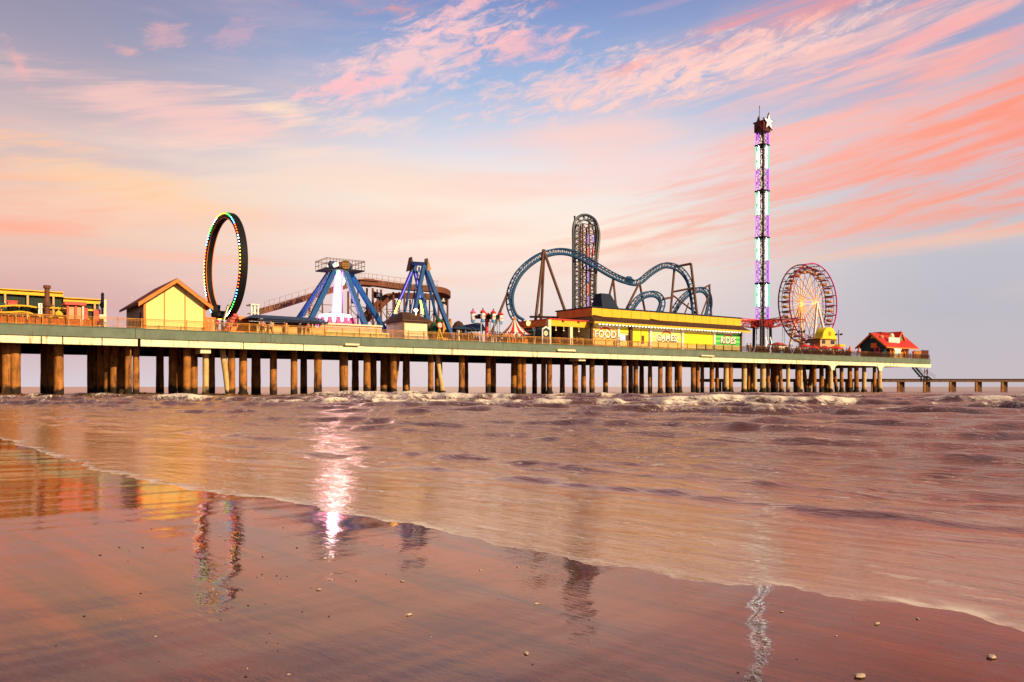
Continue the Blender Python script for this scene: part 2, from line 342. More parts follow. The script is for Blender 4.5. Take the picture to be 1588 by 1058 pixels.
ms = wt.nodes.new('ShaderNodeMixShader'); ms.inputs[0].default_value = 0.08; L(wt, bgA.outputs[0], ms.inputs[1]); L(wt, bgB.outputs[0], ms.inputs[2]); L(wt, ms.outputs[0], wo.inputs['Surface'])

# ------------------------------------------------------------------ beach and sea (world coordinates; a runs along the shore, b out to sea)
SQ = math.sqrt(0.5)
B0A = np.array([-40,-6,0.87,1.4,2.0,2.98,4.23,5.6,8.15,10.6,18.95,40,200]); B0B = np.array([4.6,4.3,4.02,4.08,3.97,3.71,3.63,3.83,3.49,3.36,4.1,4.2,4.2])
B0A = B0A*.907; B0B = B0B*.907; RUN = 0.12                    # height of the swash edge above still water
_ag = np.linspace(-40, 200, 4801); _bg = np.interp(_ag, B0A, B0B)
_k = np.hanning(61); _k /= _k.sum(); _bs = np.convolve(np.pad(_bg, 30, mode='edge'), _k, mode='valid')
def n1(a, sc, seed, oct=4):
    r = np.random.RandomState(seed); z = np.zeros_like(a)
    for i in range(oct): z += math.pow(0.6, i)*np.sin(a/sc*(1.7**i)*2*math.pi*(0.8+0.4*r.rand())+r.rand()*6.28)
    return z/2.0
def shore(a):
    return np.interp(a, _ag, _bs)+0.09*n1(a, 2.6, 3)+0.05*n1(a, 0.8, 4)+0.02*n1(a, .3, 8)
def sand_z(a, b):
    d = shore(a)-b
    return np.where(d > 0, RUN+0.025*np.minimum(d, 40), np.maximum(RUN+0.025*d, -2.5))
def grid_obj(name, X, Y, Zz, attrs, m):
    nr, na = X.shape; co = np.stack([X, Y, Zz], -1).reshape(-1, 3).astype(np.float32)
    i = np.arange(nr-1)[:, None]*na+np.arange(na-1)[None, :]
    q = np.stack([i, i+1, i+na+1, i+na], -1).reshape(-1, 4).astype(np.int32)
    me = bpy.data.meshes.new(name); me.vertices.add(len(co)); me.vertices.foreach_set('co', co.ravel())
    me.loops.add(q.size); me.loops.foreach_set('vertex_index', q.ravel()); me.polygons.add(len(q))
    me.polygons.foreach_set('loop_start', np.arange(0, q.size, 4, dtype=np.int32)); me.polygons.foreach_set('loop_total', np.full(len(q), 4, np.int32))
    me.polygons.foreach_set('use_smooth', np.ones(len(q), bool))
    for k, v in attrs.items():
        at = me.attributes.new(k, 'FLOAT', 'POINT'); at.data.foreach_set('value', v.ravel().astype(np.float32))
    me.update(calc_edges=True); me.validate(); me.materials.append(m)
    ob = bpy.data.objects.new(name, me); COL.objects.link(ob); ob['kind'] = 'structure'; return ob
def shore_coords(nt):                                  # texture space turned along the shore: x = a, y = b
    tc = N(nt, 'ShaderNodeTexCoord'); mp = N(nt, 'ShaderNodeMapping'); mp.inputs['Rotation'].default_value = (0, 0, -R(135)); L(nt, tc.outputs['Object'], mp.inputs['Vector']); return mp.outputs[0]
def tex(nt, vec, scale, sx, sy, detail=4, rough=0.55, dist=0.0):
    mp = N(nt, 'ShaderNodeMapping'); mp.inputs['Scale'].default_value = (sx, sy, 1); L(nt, vec, mp.inputs['Vector'])
    n = N(nt, 'ShaderNodeTexNoise', Scale=scale, Detail=float(detail), Roughness=rough, Distortion=dist); L(nt, mp.outputs[0], n.inputs['Vector']); return n.outputs['Fac']
def math_(nt, op, a, b=None, c=None, clamp=False):
    n = nt.nodes.new('ShaderNodeMath'); n.operation = op; n.use_clamp = clamp
    for i, x in enumerate((a, b, c)):
        if x is None: continue
        if isinstance(x, (int, float)): n.inputs[i].default_value = x
        else: L(nt, x, n.inputs[i])
    return n.outputs[0]
def sstep(nt, v, lo, hi, a=0.0, b=1.0):
    n = N(nt, 'ShaderNodeMapRange', interpolation_type='SMOOTHSTEP')
    for k, x in (('From Min', lo), ('From Max', hi), ('To Min', a), ('To Max', b)): n.inputs[k].default_value = x
    L(nt, v, n.inputs['Value']); return n.outputs[0]
# wet sand
sm, nt, out = newmat('wet_sand')
v = shore_coords(nt); p = N(nt, 'ShaderNodeBsdfPrincipled'); p.inputs['IOR'].default_value = 1.28
nl = tex(nt, v, 0.8, 0.5, 2.2, 6, 0.6, 0.5); nf = tex(nt, v, 110, 0.7, 1, 3)
mx = N(nt, 'ShaderNodeMix', data_type='RGBA'); L(nt, sstep(nt, nl, 0.3, 0.7), mx.inputs['Factor']); mx.inputs['A'].default_value = (0.036, 0.010, 0.007, 1); mx.inputs['B'].default_value = (0.066, 0.016, 0.010, 1)
m2 = N(nt, 'ShaderNodeMix', data_type='RGBA', blend_type='MULTIPLY'); m2.inputs['Factor'].default_value = 1.0
L(nt, mx.outputs['Result'], m2.inputs['A']); g = N(nt, 'ShaderNodeCombineColor')
gv = sstep(nt, nf, 0.3, 0.7, 0.35, 1.5)
for i in range(3): L(nt, gv, g.inputs[i])
L(nt, g.outputs[0], m2.inputs['B']); L(nt, m2.outputs['Result'], p.inputs['Base Color'])
L(nt, sstep(nt, tex(nt, v, 1.1, 0.4, 1.8, 5, 0.6, 0.6), 0.35, 0.75, 0.02, 0.07), p.inputs['Roughness'])
h = math_(nt, 'MULTIPLY_ADD', tex(nt, v, 9, 1.0, 3.0, 3), 0.5, math_(nt, 'MULTIPLY', tex(nt, v, 70, 1, 1, 2), 0.06))
b = N(nt, 'ShaderNodeBump', Strength=0.3, Distance=0.006); L(nt, h, b.inputs['Height']); L(nt, b.outputs[0], p.inputs['Normal'])
gl = N(nt, 'ShaderNodeBsdfGlossy', Roughness=0.05); gl.inputs['Color'].default_value = (1.0, 0.33, 0.16, 1); L(nt, b.outputs[0], gl.inputs['Normal'])   # copper tint put into the gloss to warm what the wet sand reflects
lw = N(nt, 'ShaderNodeLayerWeight', Blend=0.5); L(nt, b.outputs[0], lw.inputs['Normal'])
mgf = math_(nt, 'MULTIPLY', math_(nt, 'POWER', lw.outputs['Facing'], 4.2), sstep(nt, tex(nt, v, 1.3, 0.22, 2.0, 8, 0.68, 0.7), 0.36, 0.62, 0.20, 0.74))
mg = N(nt, 'ShaderNodeMixShader'); L(nt, mgf, mg.inputs[0]); L(nt, p.outputs[0], mg.inputs[1]); L(nt, gl.outputs[0], mg.inputs[2]); L(nt, mg.outputs[0], out.inputs['Surface'])
r = np.concatenate([[0.3], np.geomspace(0.8, 60, 420), np.geomspace(66, 600, 20)]); th = np.linspace(-math.pi, math.pi, 721)
X = r[:, None]*np.sin(th)[None]; Y = r[:, None]*np.cos(th)[None]; A = (Y-X)*SQ; B = (X+Y)*SQ
Zs = sand_z(A, B)
und = 0.0007*n1(A*0.3+B*1.0, 1.9, 21)+0.0009*n1(A*0.5-B*0.9, 2.9, 22)+0.0001*n1(B+0.3*np.sin(A), 0.55, 23)
grid_obj('beach', X, Y, Zs+und*np.clip((60-r)/40, 0, 1)[:, None], {}, sm)

# sea
wm, nt, out = newmat('sea_water')
v = shore_coords(nt); p = N(nt, 'ShaderNodeBsdfPrincipled'); p.inputs['IOR'].default_value = 1.36
fo = N(nt, 'ShaderNodeAttribute', attribute_name='foam'); ed = N(nt, 'ShaderNodeAttribute', attribute_name='edge'); fr = N(nt, 'ShaderNodeAttribute', attribute_name='far')
wn = tex(nt, v, 0.35, 0.5, 1.6, 5, 0.6, 0.4)
mx = N(nt, 'ShaderNodeMix', data_type='RGBA'); L(nt, sstep(nt, wn, 0.3, 0.7), mx.inputs['Factor']); mx.inputs['A'].default_value = (0.050, 0.019, 0.009, 1); mx.inputs['B'].default_value = (0.09, 0.035, 0.016, 1)
fst = tex(nt, v, 1.6, 0.9, 2.2, 7, 0.66, 1.4); fst2 = tex(nt, v, 4.2, 0.8, 1.5, 6, 0.62, 1.0); fs3 = tex(nt, v, 0.55, 0.6, 1.0, 3, 0.5, 0.4)
# breaking crests, drifting foam streaks, and the fringe at the swash edge
f1 = sstep(nt, math_(nt, 'ADD', fo.outputs['Fac'], math_(nt, 'MULTIPLY', math_(nt, 'SUBTRACT', math_(nt, 'MULTIPLY_ADD', fst2, 0.3, math_(nt, 'MULTIPLY', fst, 0.7)), 0.5), 1.9)), 0.46, 0.86)
f2 = math_(nt, 'MULTIPLY', sstep(nt, math_(nt, 'MULTIPLY_ADD', fst2, 0.5, math_(nt, 'MULTIPLY', fst, 0.5)), 0.545, 0.63), math_(nt, 'MULTIPLY', sstep(nt, fs3, 0.36, 0.60), 0.7))
edn = math_(nt, 'MULTIPLY_ADD', math_(nt, 'SUBTRACT', tex(nt, v, 2.6, 1.0, 1.0, 4, 0.6, 0.8), 0.5), 0.55, ed.outputs['Fac'])
fr1 = sstep(nt, ed.outputs['Fac'], -0.01, 0.06); fr2 = sstep(nt, edn, 0.02, 0.36, 1.0, 0.0)
f3 = math_(nt, 'MULTIPLY', math_(nt, 'MULTIPLY', fr1, fr2), sstep(nt, math_(nt, 'MULTIPLY_ADD', fs3, 0.6, math_(nt, 'MULTIPLY', fst2, 0.5)), 0.44, 0.60, 0.0, 0.95))
ff = math_(nt, 'MAXIMUM', math_(nt, 'MAXIMUM', f1, f2), f3)
mc = N(nt, 'ShaderNodeMix', data_type='RGBA'); L(nt, ff, mc.inputs['Factor']); L(nt, mx.outputs['Result'], mc.inputs['A']); mc.inputs['B'].default_value = (0.82, 0.68, 0.56, 1)
L(nt, mc.outputs['Result'], p.inputs['Base Color'])
rg = math_(nt, 'MULTIPLY_ADD', ff, 0.5, sstep(nt, ed.outputs['Fac'], 0.0, 12.0, 0.09, 0.15)); L(nt, rg, p.inputs['Roughness'])
h1 = tex(nt, v, 2.2, 0.55, 2.4, 5, 0.6, 0.6); h2 = tex(nt, v, 9, 0.6, 1.8, 5, 0.65, 0.6)
hh = math_(nt, 'MULTIPLY_ADD', h1, 1.0, math_(nt, 'MULTIPLY', h2, 0.22))
bs = math_(nt, 'MULTIPLY', sstep(nt, ed.outputs['Fac'], 0.1, 10.0, 0.16, 0.8), 1.0)
b = N(nt, 'ShaderNodeBump', Distance=0.09); L(nt, bs, b.inputs['Strength']); L(nt, hh, b.inputs['Height']); L(nt, b.outputs[0], p.inputs['Normal'])
gl = N(nt, 'ShaderNodeBsdfGlossy', Roughness=0.12); gl.inputs['Color'].default_value = (1.0, 0.66, 0.43, 1); L(nt, b.outputs[0], gl.inputs['Normal'])   # peach tint put into the gloss to warm what the water mirrors
lw = N(nt, 'ShaderNodeLayerWeight', Blend=0.5); L(nt, b.outputs[0], lw.inputs['Normal'])
mg = N(nt, 'ShaderNodeMixShader'); L(nt, math_(nt, 'MULTIPLY', math_(nt, 'MULTIPLY', math_(nt, 'POWER', lw.outputs['Facing'], 2.2), math_(nt, 'SUBTRACT', 1.0, ff)), sstep(nt, ed.outputs['Fac'], 0.0, 30.0, 0.88, 0.70)), mg.inputs[0]); L(nt, p.outputs[0], mg.inputs[1]); L(nt, gl.outputs[0], mg.inputs[2]); L(nt, mg.outputs[0], out.inputs['Surface'])
r = np.concatenate([np.geomspace(2.2, 180, 900), np.geomspace(186, 700, 60), np.geomspace(800, 40000, 24)]); th = np.linspace(R(-82), R(100), 1000)
X = r[:, None]*np.sin(th)[None]; Y = r[:, None]*np.cos(th)[None]; A = (Y-X)*SQ; B = (X+Y)*SQ
E = B-shore(A)
zz = np.zeros_like(E); foam = np.zeros_like(E)
far = np.clip((220-r)/150, 0.0, 1)[:, None]
# long swell and chop
zz += far*np.clip(E/30, 0, 1)*(0.05*n1(B+2*n1(A, 23, 5), 5.3, 31)*(0.5+0.5*n1(A+B*.2, 13, 32))+0.035*n1(B+1.2*n1(A, 9, 35), 2.3, 33)*n1(A-0.2*B, 6, 34)+0.02*n1(B*0.8+A*0.35, 1.5, 36)+0.02*n1(B*0.9-A*0.3, 1.9, 37))
zz += np.clip(E/1.2, 0, 1)*np.clip((60-r)/40, 0, 1)[:, None]*(0.006*n1(B+.5*n1(A, 3, 41), 0.8, 42)+0.005*n1(B*.8+A*.4, 1.1, 43))
rw = np.random.RandomState(77)
for lam0, cnt_, sl, lo_, hi_ in ((5.0, 10, .013, 6, 30), (2.2, 14, .020, 3, 16), (1.0, 16, .028, 1.0, 7), (0.5, 16, .022, .4, 3)):   # short crested chop, finer towards the beach
    ch = np.zeros_like(E)
    for i in range(cnt_):
        lam = lam0*rw.uniform(.7, 1.45); an_ = R(rw.normal(34, 26)); kx, ky = math.sin(an_), math.cos(an_)
        ch += sl*lam/6.28*np.sin(6.2832/lam*(X*kx+Y*ky)+0.8*np.sin((X*ky-Y*kx)/lam0*rw.uniform(.5, 1.2)+rw.rand()*6)+rw.rand()*6.28)
    fade = np.clip((140*lam0-r)/(80*lam0), 0, 1)[:, None] if lam0 > 3 else np.clip((48*lam0-r)/(28*lam0), 0, 1)[:, None]
    zz += ch*np.clip((E-lo_*.15)/(hi_-lo_*.15), 0.0, 1)**.7*fade*(0.55+0.9*np.clip(0.5+0.5*n1(A+.3*B, 4*lam0, int(lam0*50)), 0, 1))
CRESTS = [ # distance out, height, width, (along-position, flat half length, fade) or None, foam
 (5.3,.22,.5,(2.6,1.3,2.6),0),(6.4,.05,.5,None,0),(7.8,.07,.6,None,0),(12.6,.31,.75,(8.2,2.0,4.0),0),(11.6,.36,.75,(2.8,2.2,3.6),0),(13.5,.10,.9,None,0),(16.5,.15,1.1,None,.1),(20.5,.18,1.2,None,.15),(24.0,.62,1.4,(13,4,9),.2),(25,.17,1.4,(-2,6,9),.25),(29,.22,1.7,None,.4),
 (33,.32,1.8,None,.6),(38,.40,2.0,None,.75),(44,.55,2.3,(22,9,15),1.0),(45,.42,2.2,(-16,12,14),.9),(51,.60,2.6,None,.9),(58,.72,3.0,None,.95),(66,.78,3.4,None,.85),(75,.66,4,None,.6),(86,.5,5,None,.4),(100,.4,5,None,.3),(118,.35,6,None,.2),(140,.3,7,None,.1)]
for k, (bk, am, w, fl, fm) in enumerate(CRESTS):                       # swell bends round from the shore's angle to lie square to the view far out
    an_ = R(45-27*min(max((bk-8)/32, 0), 1)); D_ = X*math.sin(an_)+Y*math.cos(an_); T_ = X*math.cos(an_)-Y*math.sin(an_)
    pos = bk*(1+0.035*n1(T_, 5+bk*0.5, 100+k)+0.015*n1(T_, 1.7+bk*.1, 200+k))
    env = np.clip(0.6+0.5*n1(T_, 13+bk*0.7, 300+k)+.12*n1(T_, 4+bk*.1, 900+k), 0.12, 1.1)
    if fl is not None: env = np.exp(-np.clip(np.abs(T_-fl[0])-fl[1], 0, None)**2/(2*(fl[2]*0.35)**2))*(0.85+0.25*n1(T_, 3, 400+k))
    d = D_-pos; wl = np.where(d < 0, w*0.27, w*1.25)
    d = d+0.10*w*n1(T_+.4*D_, 3.5, 500+k); g = np.exp(-(d/wl)**2); sh_ = np.clip(E/3.2, 0, 1)
    zz += sh_*(am*env*g*far-0.22*am*env*np.exp(-((d+w*1.3)/(w*0.9))**2)*far)
    if fm: foam = np.maximum(foam, sh_*fm*np.clip((env+.25*n1(T_, 2.2+bk*.04, 600+k))*1.7-0.55, 0, 1)*np.maximum(np.exp(-((d+w*0.06)/(w*0.26))**2), 0.66*np.exp(-np.clip(-d-w*.3, 0, None)/(w*1.6))*(d < 0)*(d > -w*5)))
# the swash film runs up the sand and ends in a low lip
film = np.clip(RUN*(1-E/8), 0, None)**1.0+0.010*np.clip(E/0.10, 0, 1)**0.5-0.01
zz = np.where(E < 0, sand_z(A, B)-0.03, film+zz*np.clip((E-0.3)/3, 0, 1))
foam = foam*far
sea = grid_obj('sea', X, Y, zz, {'foam': foam, 'edge': np.clip(E, -1, 400), 'far': 1-far*np.ones_like(E)}, wm)
# ------------------------------------------------------------------ the pier itself
S0, S1, PW = -34.0, PLEN, 30.0
pier = thing('amusement_pier', 'long green edged amusement pier deck standing on rows of stained piles in the surf', 'pier', (0, 0, DECK))
b = MB(); b.box((S0, 0.35, 6.25), (S1, PW, DECK)); b.build('deck', DECKM, pier)
b = MB()
for s in np.arange(S0+2, S1, 7.5): b.box((s, 1.2, 5.55), (s+0.7, PW-1, 6.247))
for w in (6.5, 12, 18, 24): b.box((S0, w, 5.9), (S1, w+0.5, 6.244))
b.build('underdeck_beam', UNDER, pier, label='dark timber and concrete beams under the deck')
cuts = [S0]+[S(x) for x in (210, 420, 560, 780, 1000, 1180, 1382)]+[S1]
for i in range(len(cuts)-1):
    b = MB(); b.box((cuts[i]+0.02, 0, 6.15), (cuts[i+1]-0.02, 0.33, DECK+0.06)); b.box((cuts[i]+0.02, -0.06, DECK+0.06), (cuts[i+1]-0.02, 0.4, DECK+0.14)); b.build('edge_fascia', FASCIA, pier)
gc = [S(x, .3) for x in (-120, -1)]+[S(x, .3) for x in (64, 97, 158, 214)]+[S(217, .3)]+[S(x, .3) for x in (377, 470, 640, 832, 1010, 1238, 1443)]
for i in range(len(gc)-1):
    if i == 5: continue
    b = MB(); b.box((gc[i]+0.05, 0.16, 5.37), (gc[i+1]-0.05, 0.6, 6.147)); b.build('girder', GIRD, pier)
b = MB(); b.box((S0, PW-0.5, 5.37), (S1, PW, 6.247)); b.build('back_girder', UNDER, pier)
for px in (1290, 1364):                                   # curved haunches where the girder meets the big columns
    s = S(px, .4); z0 = 5.368; hw = [1.9, 1.1, .8, .62, .5]; dz = [0, -.12, -.32, -.62, -1.0]
    poly = [(s-x, z0+z) for x, z in zip(hw, dz)]+[(s+x, z0+z) for x, z in reversed(list(zip(hw, dz)))]
    b = MB(); b.prism(poly[::-1], .15, .62); b.build('haunch', GIRD, pier)
for px, dx, py0, py1 in ((545, 11, 533, 536), (877, 14, 542, 545), (1096, 10, 551, 553)):
    b = MB(); b.box((S(px-dx, 0), -.28, Z(px, py1, 0)), (S(px+dx, 0), -.0, Z(px, py0, 0))); b.build('drain_box', CREAM, pier)
for px, py0, py1, hw in ((319, 539, 548, 8), (903, 555, 560, 5.3)):
    b = MB(); b.box((S(px-hw, .6), .62, Z(px, py1, .6)), (S(px+hw, .6), 3.0, Z(px, py0, .6))); b.build('pile_cap', CREAM, pier)
PILES = [ # photo column, w, radius, lean at foot (m), pale
 (-14,1.6,.5,0,0),(11,1.4,.5,0,0),(24,1.2,.52,0,0),(3,6,.55,0,0),(71,16,.6,0,0),(80,12,.55,0,0),(91,3,.5,0,0),
 (140,18,.38,0,0),(150,14,.42,0,0),(157,8,.45,0,0),(167,6,.4,0,0),(177,5,.45,0,0),(188,10,.4,0,0),(199,1.2,.4,0,0),(211,1.3,.38,0,0),
 (248,14,.5,0,0),(268,6,.5,0,0),(279,9,.42,0.8,0),(290,2.4,.46,0,0),(301,4,.42,0,0),(285,20,.5,0,0),(319,1.3,.36,0,1),(328,7,.42,0,0),(352,1.3,.36,1.0,1),(359,1.2,.44,0,0),(377,3.2,.5,0,0),
 (397,12,.62,0,0),(424,5,.46,0,0),(456,3,.44,0,0),(471,16,.5,0,0),(493,1.2,.5,0,0),(533,4,.6,0,0),(551,14,.52,0,0),(569,3,.5,0,0),(579,10,.5,0,0),(595,9,.52,0,0),(602,15,.5,0,0),(610,1.2,.5,0,0),
 (612,5,.4,-1.1,0),(630,9,.56,0,0),(668,1.3,.42,0,0),(680,7,.6,0,0),(684,1.5,.36,1.2,1),(716,1.2,.46,0,0),(723,12,.36,0,0),(757,4,.42,0,0),(765,8,.46,0,0),
 (797,6,.5,0,0),(805,1.3,.44,0,0),(812,1.3,.4,0,0),(829,12,.42,0,0),(843,4,.42,0,0),(852,1.2,.44,0,0),(872,10,.44,0,0),(892,1.2,.48,0,0),(905,6,.42,0,0),(918,3,.44,0,0),(939,8,.46,0,0),
 (968,1.2,.46,0,0),(978,9,.44,0,0),(986,3.5,.44,0,0),(995,16,.46,0,0),(1008,6,.4,0,0),(1024,3,.42,0,0),(1034,14,.3,0,0),(1038,1.2,.5,0,0),(1049,7,.36,0,0),(1054,2.2,.42,0,0),(1075,1.2,.44,0,0),(1082,3.5,.38,0,0),(1089,5,.36,0,0),
 (1104,3,.44,0,0),(1112,6,.36,0,0),(1126,1.2,.5,0,1),(1133,2.4,.46,0,0),(1154,1.2,.5,0,1),(1161,5,.34,0,0),(1166,8,.4,0,0),(1171,2,.34,0,1),(1183,1.2,.56,0,1),(1191,5,.4,0,0),(1198,6,.44,0,0),(1204,5,.42,0,0),(1211,3,.4,.7,0),
 (1222,2.2,.38,0,1),(1237,1.4,.5,0,0),(1242,1.2,.36,0,1),(1249,9,.46,1.6,0),(1256,9,.46,-1.6,0),(1263,2.2,.42,0,0),(1274,5,.5,0,0),(1283,8,.46,0,0),(1288,1.2,.5,0,1),(1296,5,.4,1.6,0),(1305,3,.42,0,0),(1318,1.5,.5,0,0),(1328,2.5,.48,0,0),(1340,1.4,.48,0,1),
 (1356,3,.4,0,0),(1364,1.2,.5,0,1),(1382,1.4,.54,0,1),(1378,3,.3,0,0),(1418,1.4,.5,0,1),(1414,4,.45,0,0)]
PILES = PILES[:100]
for px, w, r, lean, pale in PILES:
    s = S(px, w); top = 5.37 if w < 2 else 5.9; b = MB()
    if w < 2: w += 1.4; s = S(px, w)
    n = 9; pts = []; rs = []
    for i in range(n):
        t = i/(n-1); pts.append((s+lean*(1-t)-lean*.5, w, -2.2+(top+2.2)*t)); rs.append(.92*r*(1.06-.1*t)*(1+.05*random.uniform(-1, 1)))
    b.tube(pts, rs, 12)
    if w < 4 and random.random() < .5: b.lathe((pts[2][0], w, -.25), [(r*1.02, 0), (r*1.25, .15), (r*1.22, .55), (r*1.0, .8)], 12)
    b.build('pile', PALEPILE if pale else PILE, pier, smooth=True)
# railing along the edge, in sections, each post a piece of its own
rs_ = S0; k = 0
edges = list(np.arange(S(-20, .3), S(1440, .3), 9.0))+[S(1442, .3)]
for i in range(len(edges)-1):
    a, c = edges[i], edges[i+1]; m = WOODR if c < S(1110, .3) else DKRAIL; z0 = DECK+.14; b = MB(); dn = .13 if c < S(1110, .3) else .10
    for zz_, t in ((1.0, .07), (.86, .04), (.12, .05)): b.bar((a+.05, .3, z0+zz_), (c-.05, .3, z0+zz_), .05, t)
    for s in np.arange(a+.1, c, dn): b.box((s, .285, z0+.14), (s+.02, .315, z0+.84))
    ra = b.build('railing', m, pier)
    npst = max(2, int((c-a)/2.2))
    for j in range(npst):
        s = a+(j+.02)*(c-a)/npst; q = MB(); q.box((s, .24, DECK+.14), (s+.1, .36, z0+1.08)); q.build('railing_post', m, ra)
# board hoardings behind the left rail
hp = MB()
for x0, x1 in ((-30,10),(12,40),(43,54),(57,74),(78,100),(104,124),(128,150)):
    hp.box((S(x0, .7), .62, DECK+.003), (S(x1, .7), .7, DECK+.85))
hp.single('board_hoarding', mat('red_orange_boards', (.50,.11,.02), .7, var=.5, scale=2.5, ribs=1.5), 'row of low red orange boards behind the railing in front of the long green shed', 'hoarding', (S(10, .65), .65, DECK))

# ------------------------------------------------------------------ long dark green shed at the left with its clutter
def shed():
    w = 7.0; t = thing('games_shed', 'long dark green corrugated shed with a yellow fascia left of the yellow house', 'shed', G(60, w))
    zt = Z(50, 452, w); zt2 = zt-.55
    sA, sB, sC = S(-60, w), S(98, w), S(154, w)
    b = MB(); b.box((sA, w+.3, DECK), (sC, w+5, zt2-.03)); b.build('wall', DKGREEN, t)
    b = MB(); b.box((sA, w+.35, zt2-.02), (sB, w+5, zt-.03)); b.build('wall', DKGREEN, t)
    b = MB(); b.box((sA, w-.15, zt-.42), (sB, w+.28, zt)); b.box((sA, w-.4, zt), (sB, w+5.3, zt+.1)); f = b.build('fascia', [YEL], t)
    b = MB(); b.box((sB+.01, w-.12, zt2-.42), (sC, w+.28, zt2)); b.box((sB+.01, w-.4, zt2), (sC+.2, w+5.3, zt2+.1)); b.build('fascia', [YEL], t)
    for px in (-20, 8, 43, 83, 119, 147):
        b = MB(); s = S(px, w-.1); b.box((s-.1, w-.12, DECK), (s+.1, w+.08, (zt if px < 98 else zt2)-.422)); b.build('post', TAN, t)
    b = MB(); b.box((sA, w+.05, Z(30, 477, w)), (sC, w+.25, Z(30, 474, w))); b.build('counter_beam', YEL, t)
    b = MB(); b.box((S(0, w)-4, w-1.5, DECK), (S(7, w), w-.2, Z(5, 472, w))); b.build('blue_booth', TEAL, t, label='dark teal booth panel at the left end'); 
shed()
def kiddie():
    w = 4.2; t = thing('small_coaster', 'small yellow wavy coaster track running along the front of the green shed', 'coaster', G(60, w))
    for pl in (((-6,476),(9,475),(25,474.5),(45,475.5),(62,478.5),(80,478),(95,479.5),(104,482)), ((-6,485),(10,485),(30,484),(42,485),(55,489),(70,491.5),(90,493),(120,495),(160,496.5))):
        b = MB(); pts = spline([Q(x, y, w) for x, y in pl], 6)
        for o in (-.35, .35): b.tube([(p[0], p[1]+o, p[2]) for p in pts], .09, 6)
        for p in pts[::2]: b.bar((p[0], w-.4, p[2]-.05), (p[0], w+.4, p[2]-.05), .08)
        b.build('track', YEL, t)
    for x in range(2, 160, 11):
        y = 476 if x < 100 else 495; p = Q(x, y, w); b = MB(); b.cyl((p[0], w, DECK), (p[0], w, p[2]), .06, n=6); b.build('track_support', ORANGE, t)
    b = MB(); p = Q(20, 481, w)
    for k in range(3): b.lathe((p[0]+k*1.1, w, p[2]-.2), [(.25, 0), (.45, .1), (.5, .5), (.3, .7)], 8)
    b.build('coaster_car', DARK, t)
kiddie()
p = Q(73, 480, 3.0); b = MB()
b.lathe((p[0], 3, DECK), [(.42, 0), (.36, .2), (.30, 1.2), (.28, 2.6), (.27, 4.1), (.36, 4.12), (.36, 4.4), (.3, 4.42)], 14); zt = Z(73, 443, 3)
t = thing('exhaust_stack', 'tall rusty brown pipe stack with a collar standing in front of the green shed', 'pipe stack', G(73, 3))
b = MB(); b.lathe((p[0], 3, DECK), [(.42, 0), (.24, .3), (.23, zt-DECK-.3)], 14); b.build('pipe', RUST, t, smooth=True)
b = MB(); b.lathe((p[0], 3, zt-.3), [(.24, 0), (.34, .02), (.34, .3), (.28, .32)], 14); b.build('pipe_cap', RUST, t)
b = MB(); b.lathe((p[0], 3, DECK+2.2), [(.3, 0), (.36, .05), (.36, .4), (.3, .45)], 14); b.bar((p[0]-.6, 2.9, DECK+2.5), (p[0]+.6, 2.9, DECK+2.3), .12); b.build('pipe_bracket', BROWN, t)
b = MB(); b.box(Q(12, 473, 4.9), (S(27, 4.9), 5.5, Z(20, 467.5, 4.9))); b.box(Q(11, 467.5, 4.8), (S(28, 4.9), 5.6, Z(20, 466.5, 4.9)))
for x in (13, 26): b.cyl((S(x, 5.2), 5.2, DECK), (S(x, 5.2), 5.2, Z(20, 473, 4.9)), .06)
b.single('red_sign_box', RED, 'small red box sign on posts against the green shed wall', 'sign', G(20, 5))
t = thing('white_sign_board', 'narrow white notice board with black marks on a post beside the pipe stack', 'sign', G(62, 2.4))
b = MB(); b.box((S(59.3, 2.4), 2.36, Z(62, 478.5, 2.4)), (S(65.5, 2.4), 2.42, Z(62, 470.5, 2.4))); b.build('upper_panel', WHITE, t)
b = MB(); b.box((S(59.3, 2.4), 2.36, Z(62, 487, 2.4)), (S(65.5, 2.4), 2.42, Z(62, 479.5, 2.4))); b.build('lower_panel', WHITE, t)
b = MB()
for y in (473, 476, 482, 484.5): b.box((S(61.6, 2.4), 2.33, Z(62, y+.6, 2.4)), (S(63.6, 2.4), 2.358, Z(62, y-.6, 2.4)))
b.build('lettering', DARK, t)
b = MB(); b.box((S(62, 2.5)-.05, 2.43, DECK), (S(62, 2.5)+.05, 2.53, Z(62, 471, 2.4))); b.build('post', TAN, t)
def umbrella(name, px, py_top, py_eave, hw_px, w, m, label, group=None, n=8, extra=None):
    t = thing(name, label, 'umbrella', G(px, w), group); s = S(px, w); zt, ze = Z(px, py_top, w), Z(px, py_eave, w); r = (S(px+hw_px, w)-s)
    b = MB(); b.lathe((s, w, 0), [(r*.98, ze-.16), (r, ze), (r*.55, ze+(zt-ze)*.6), (.04, zt)], n); b.build('canopy', m, t)
    b = MB(); b.cyl((s, w, DECK), (s, w, zt+.12), .04, n=6); b.build('pole', TAN, t)
    b = MB(); b.lathe((s, w, DECK), [(.3, 0), (.3, .08), (.06, .12)], 10); b.build('base', DARK, t); return t
umbrella('patio_umbrella', 91, 481.5, 486.5, 7, 2.8, YEL, 'open yellow umbrella between the pipe stack and the red kiosk')
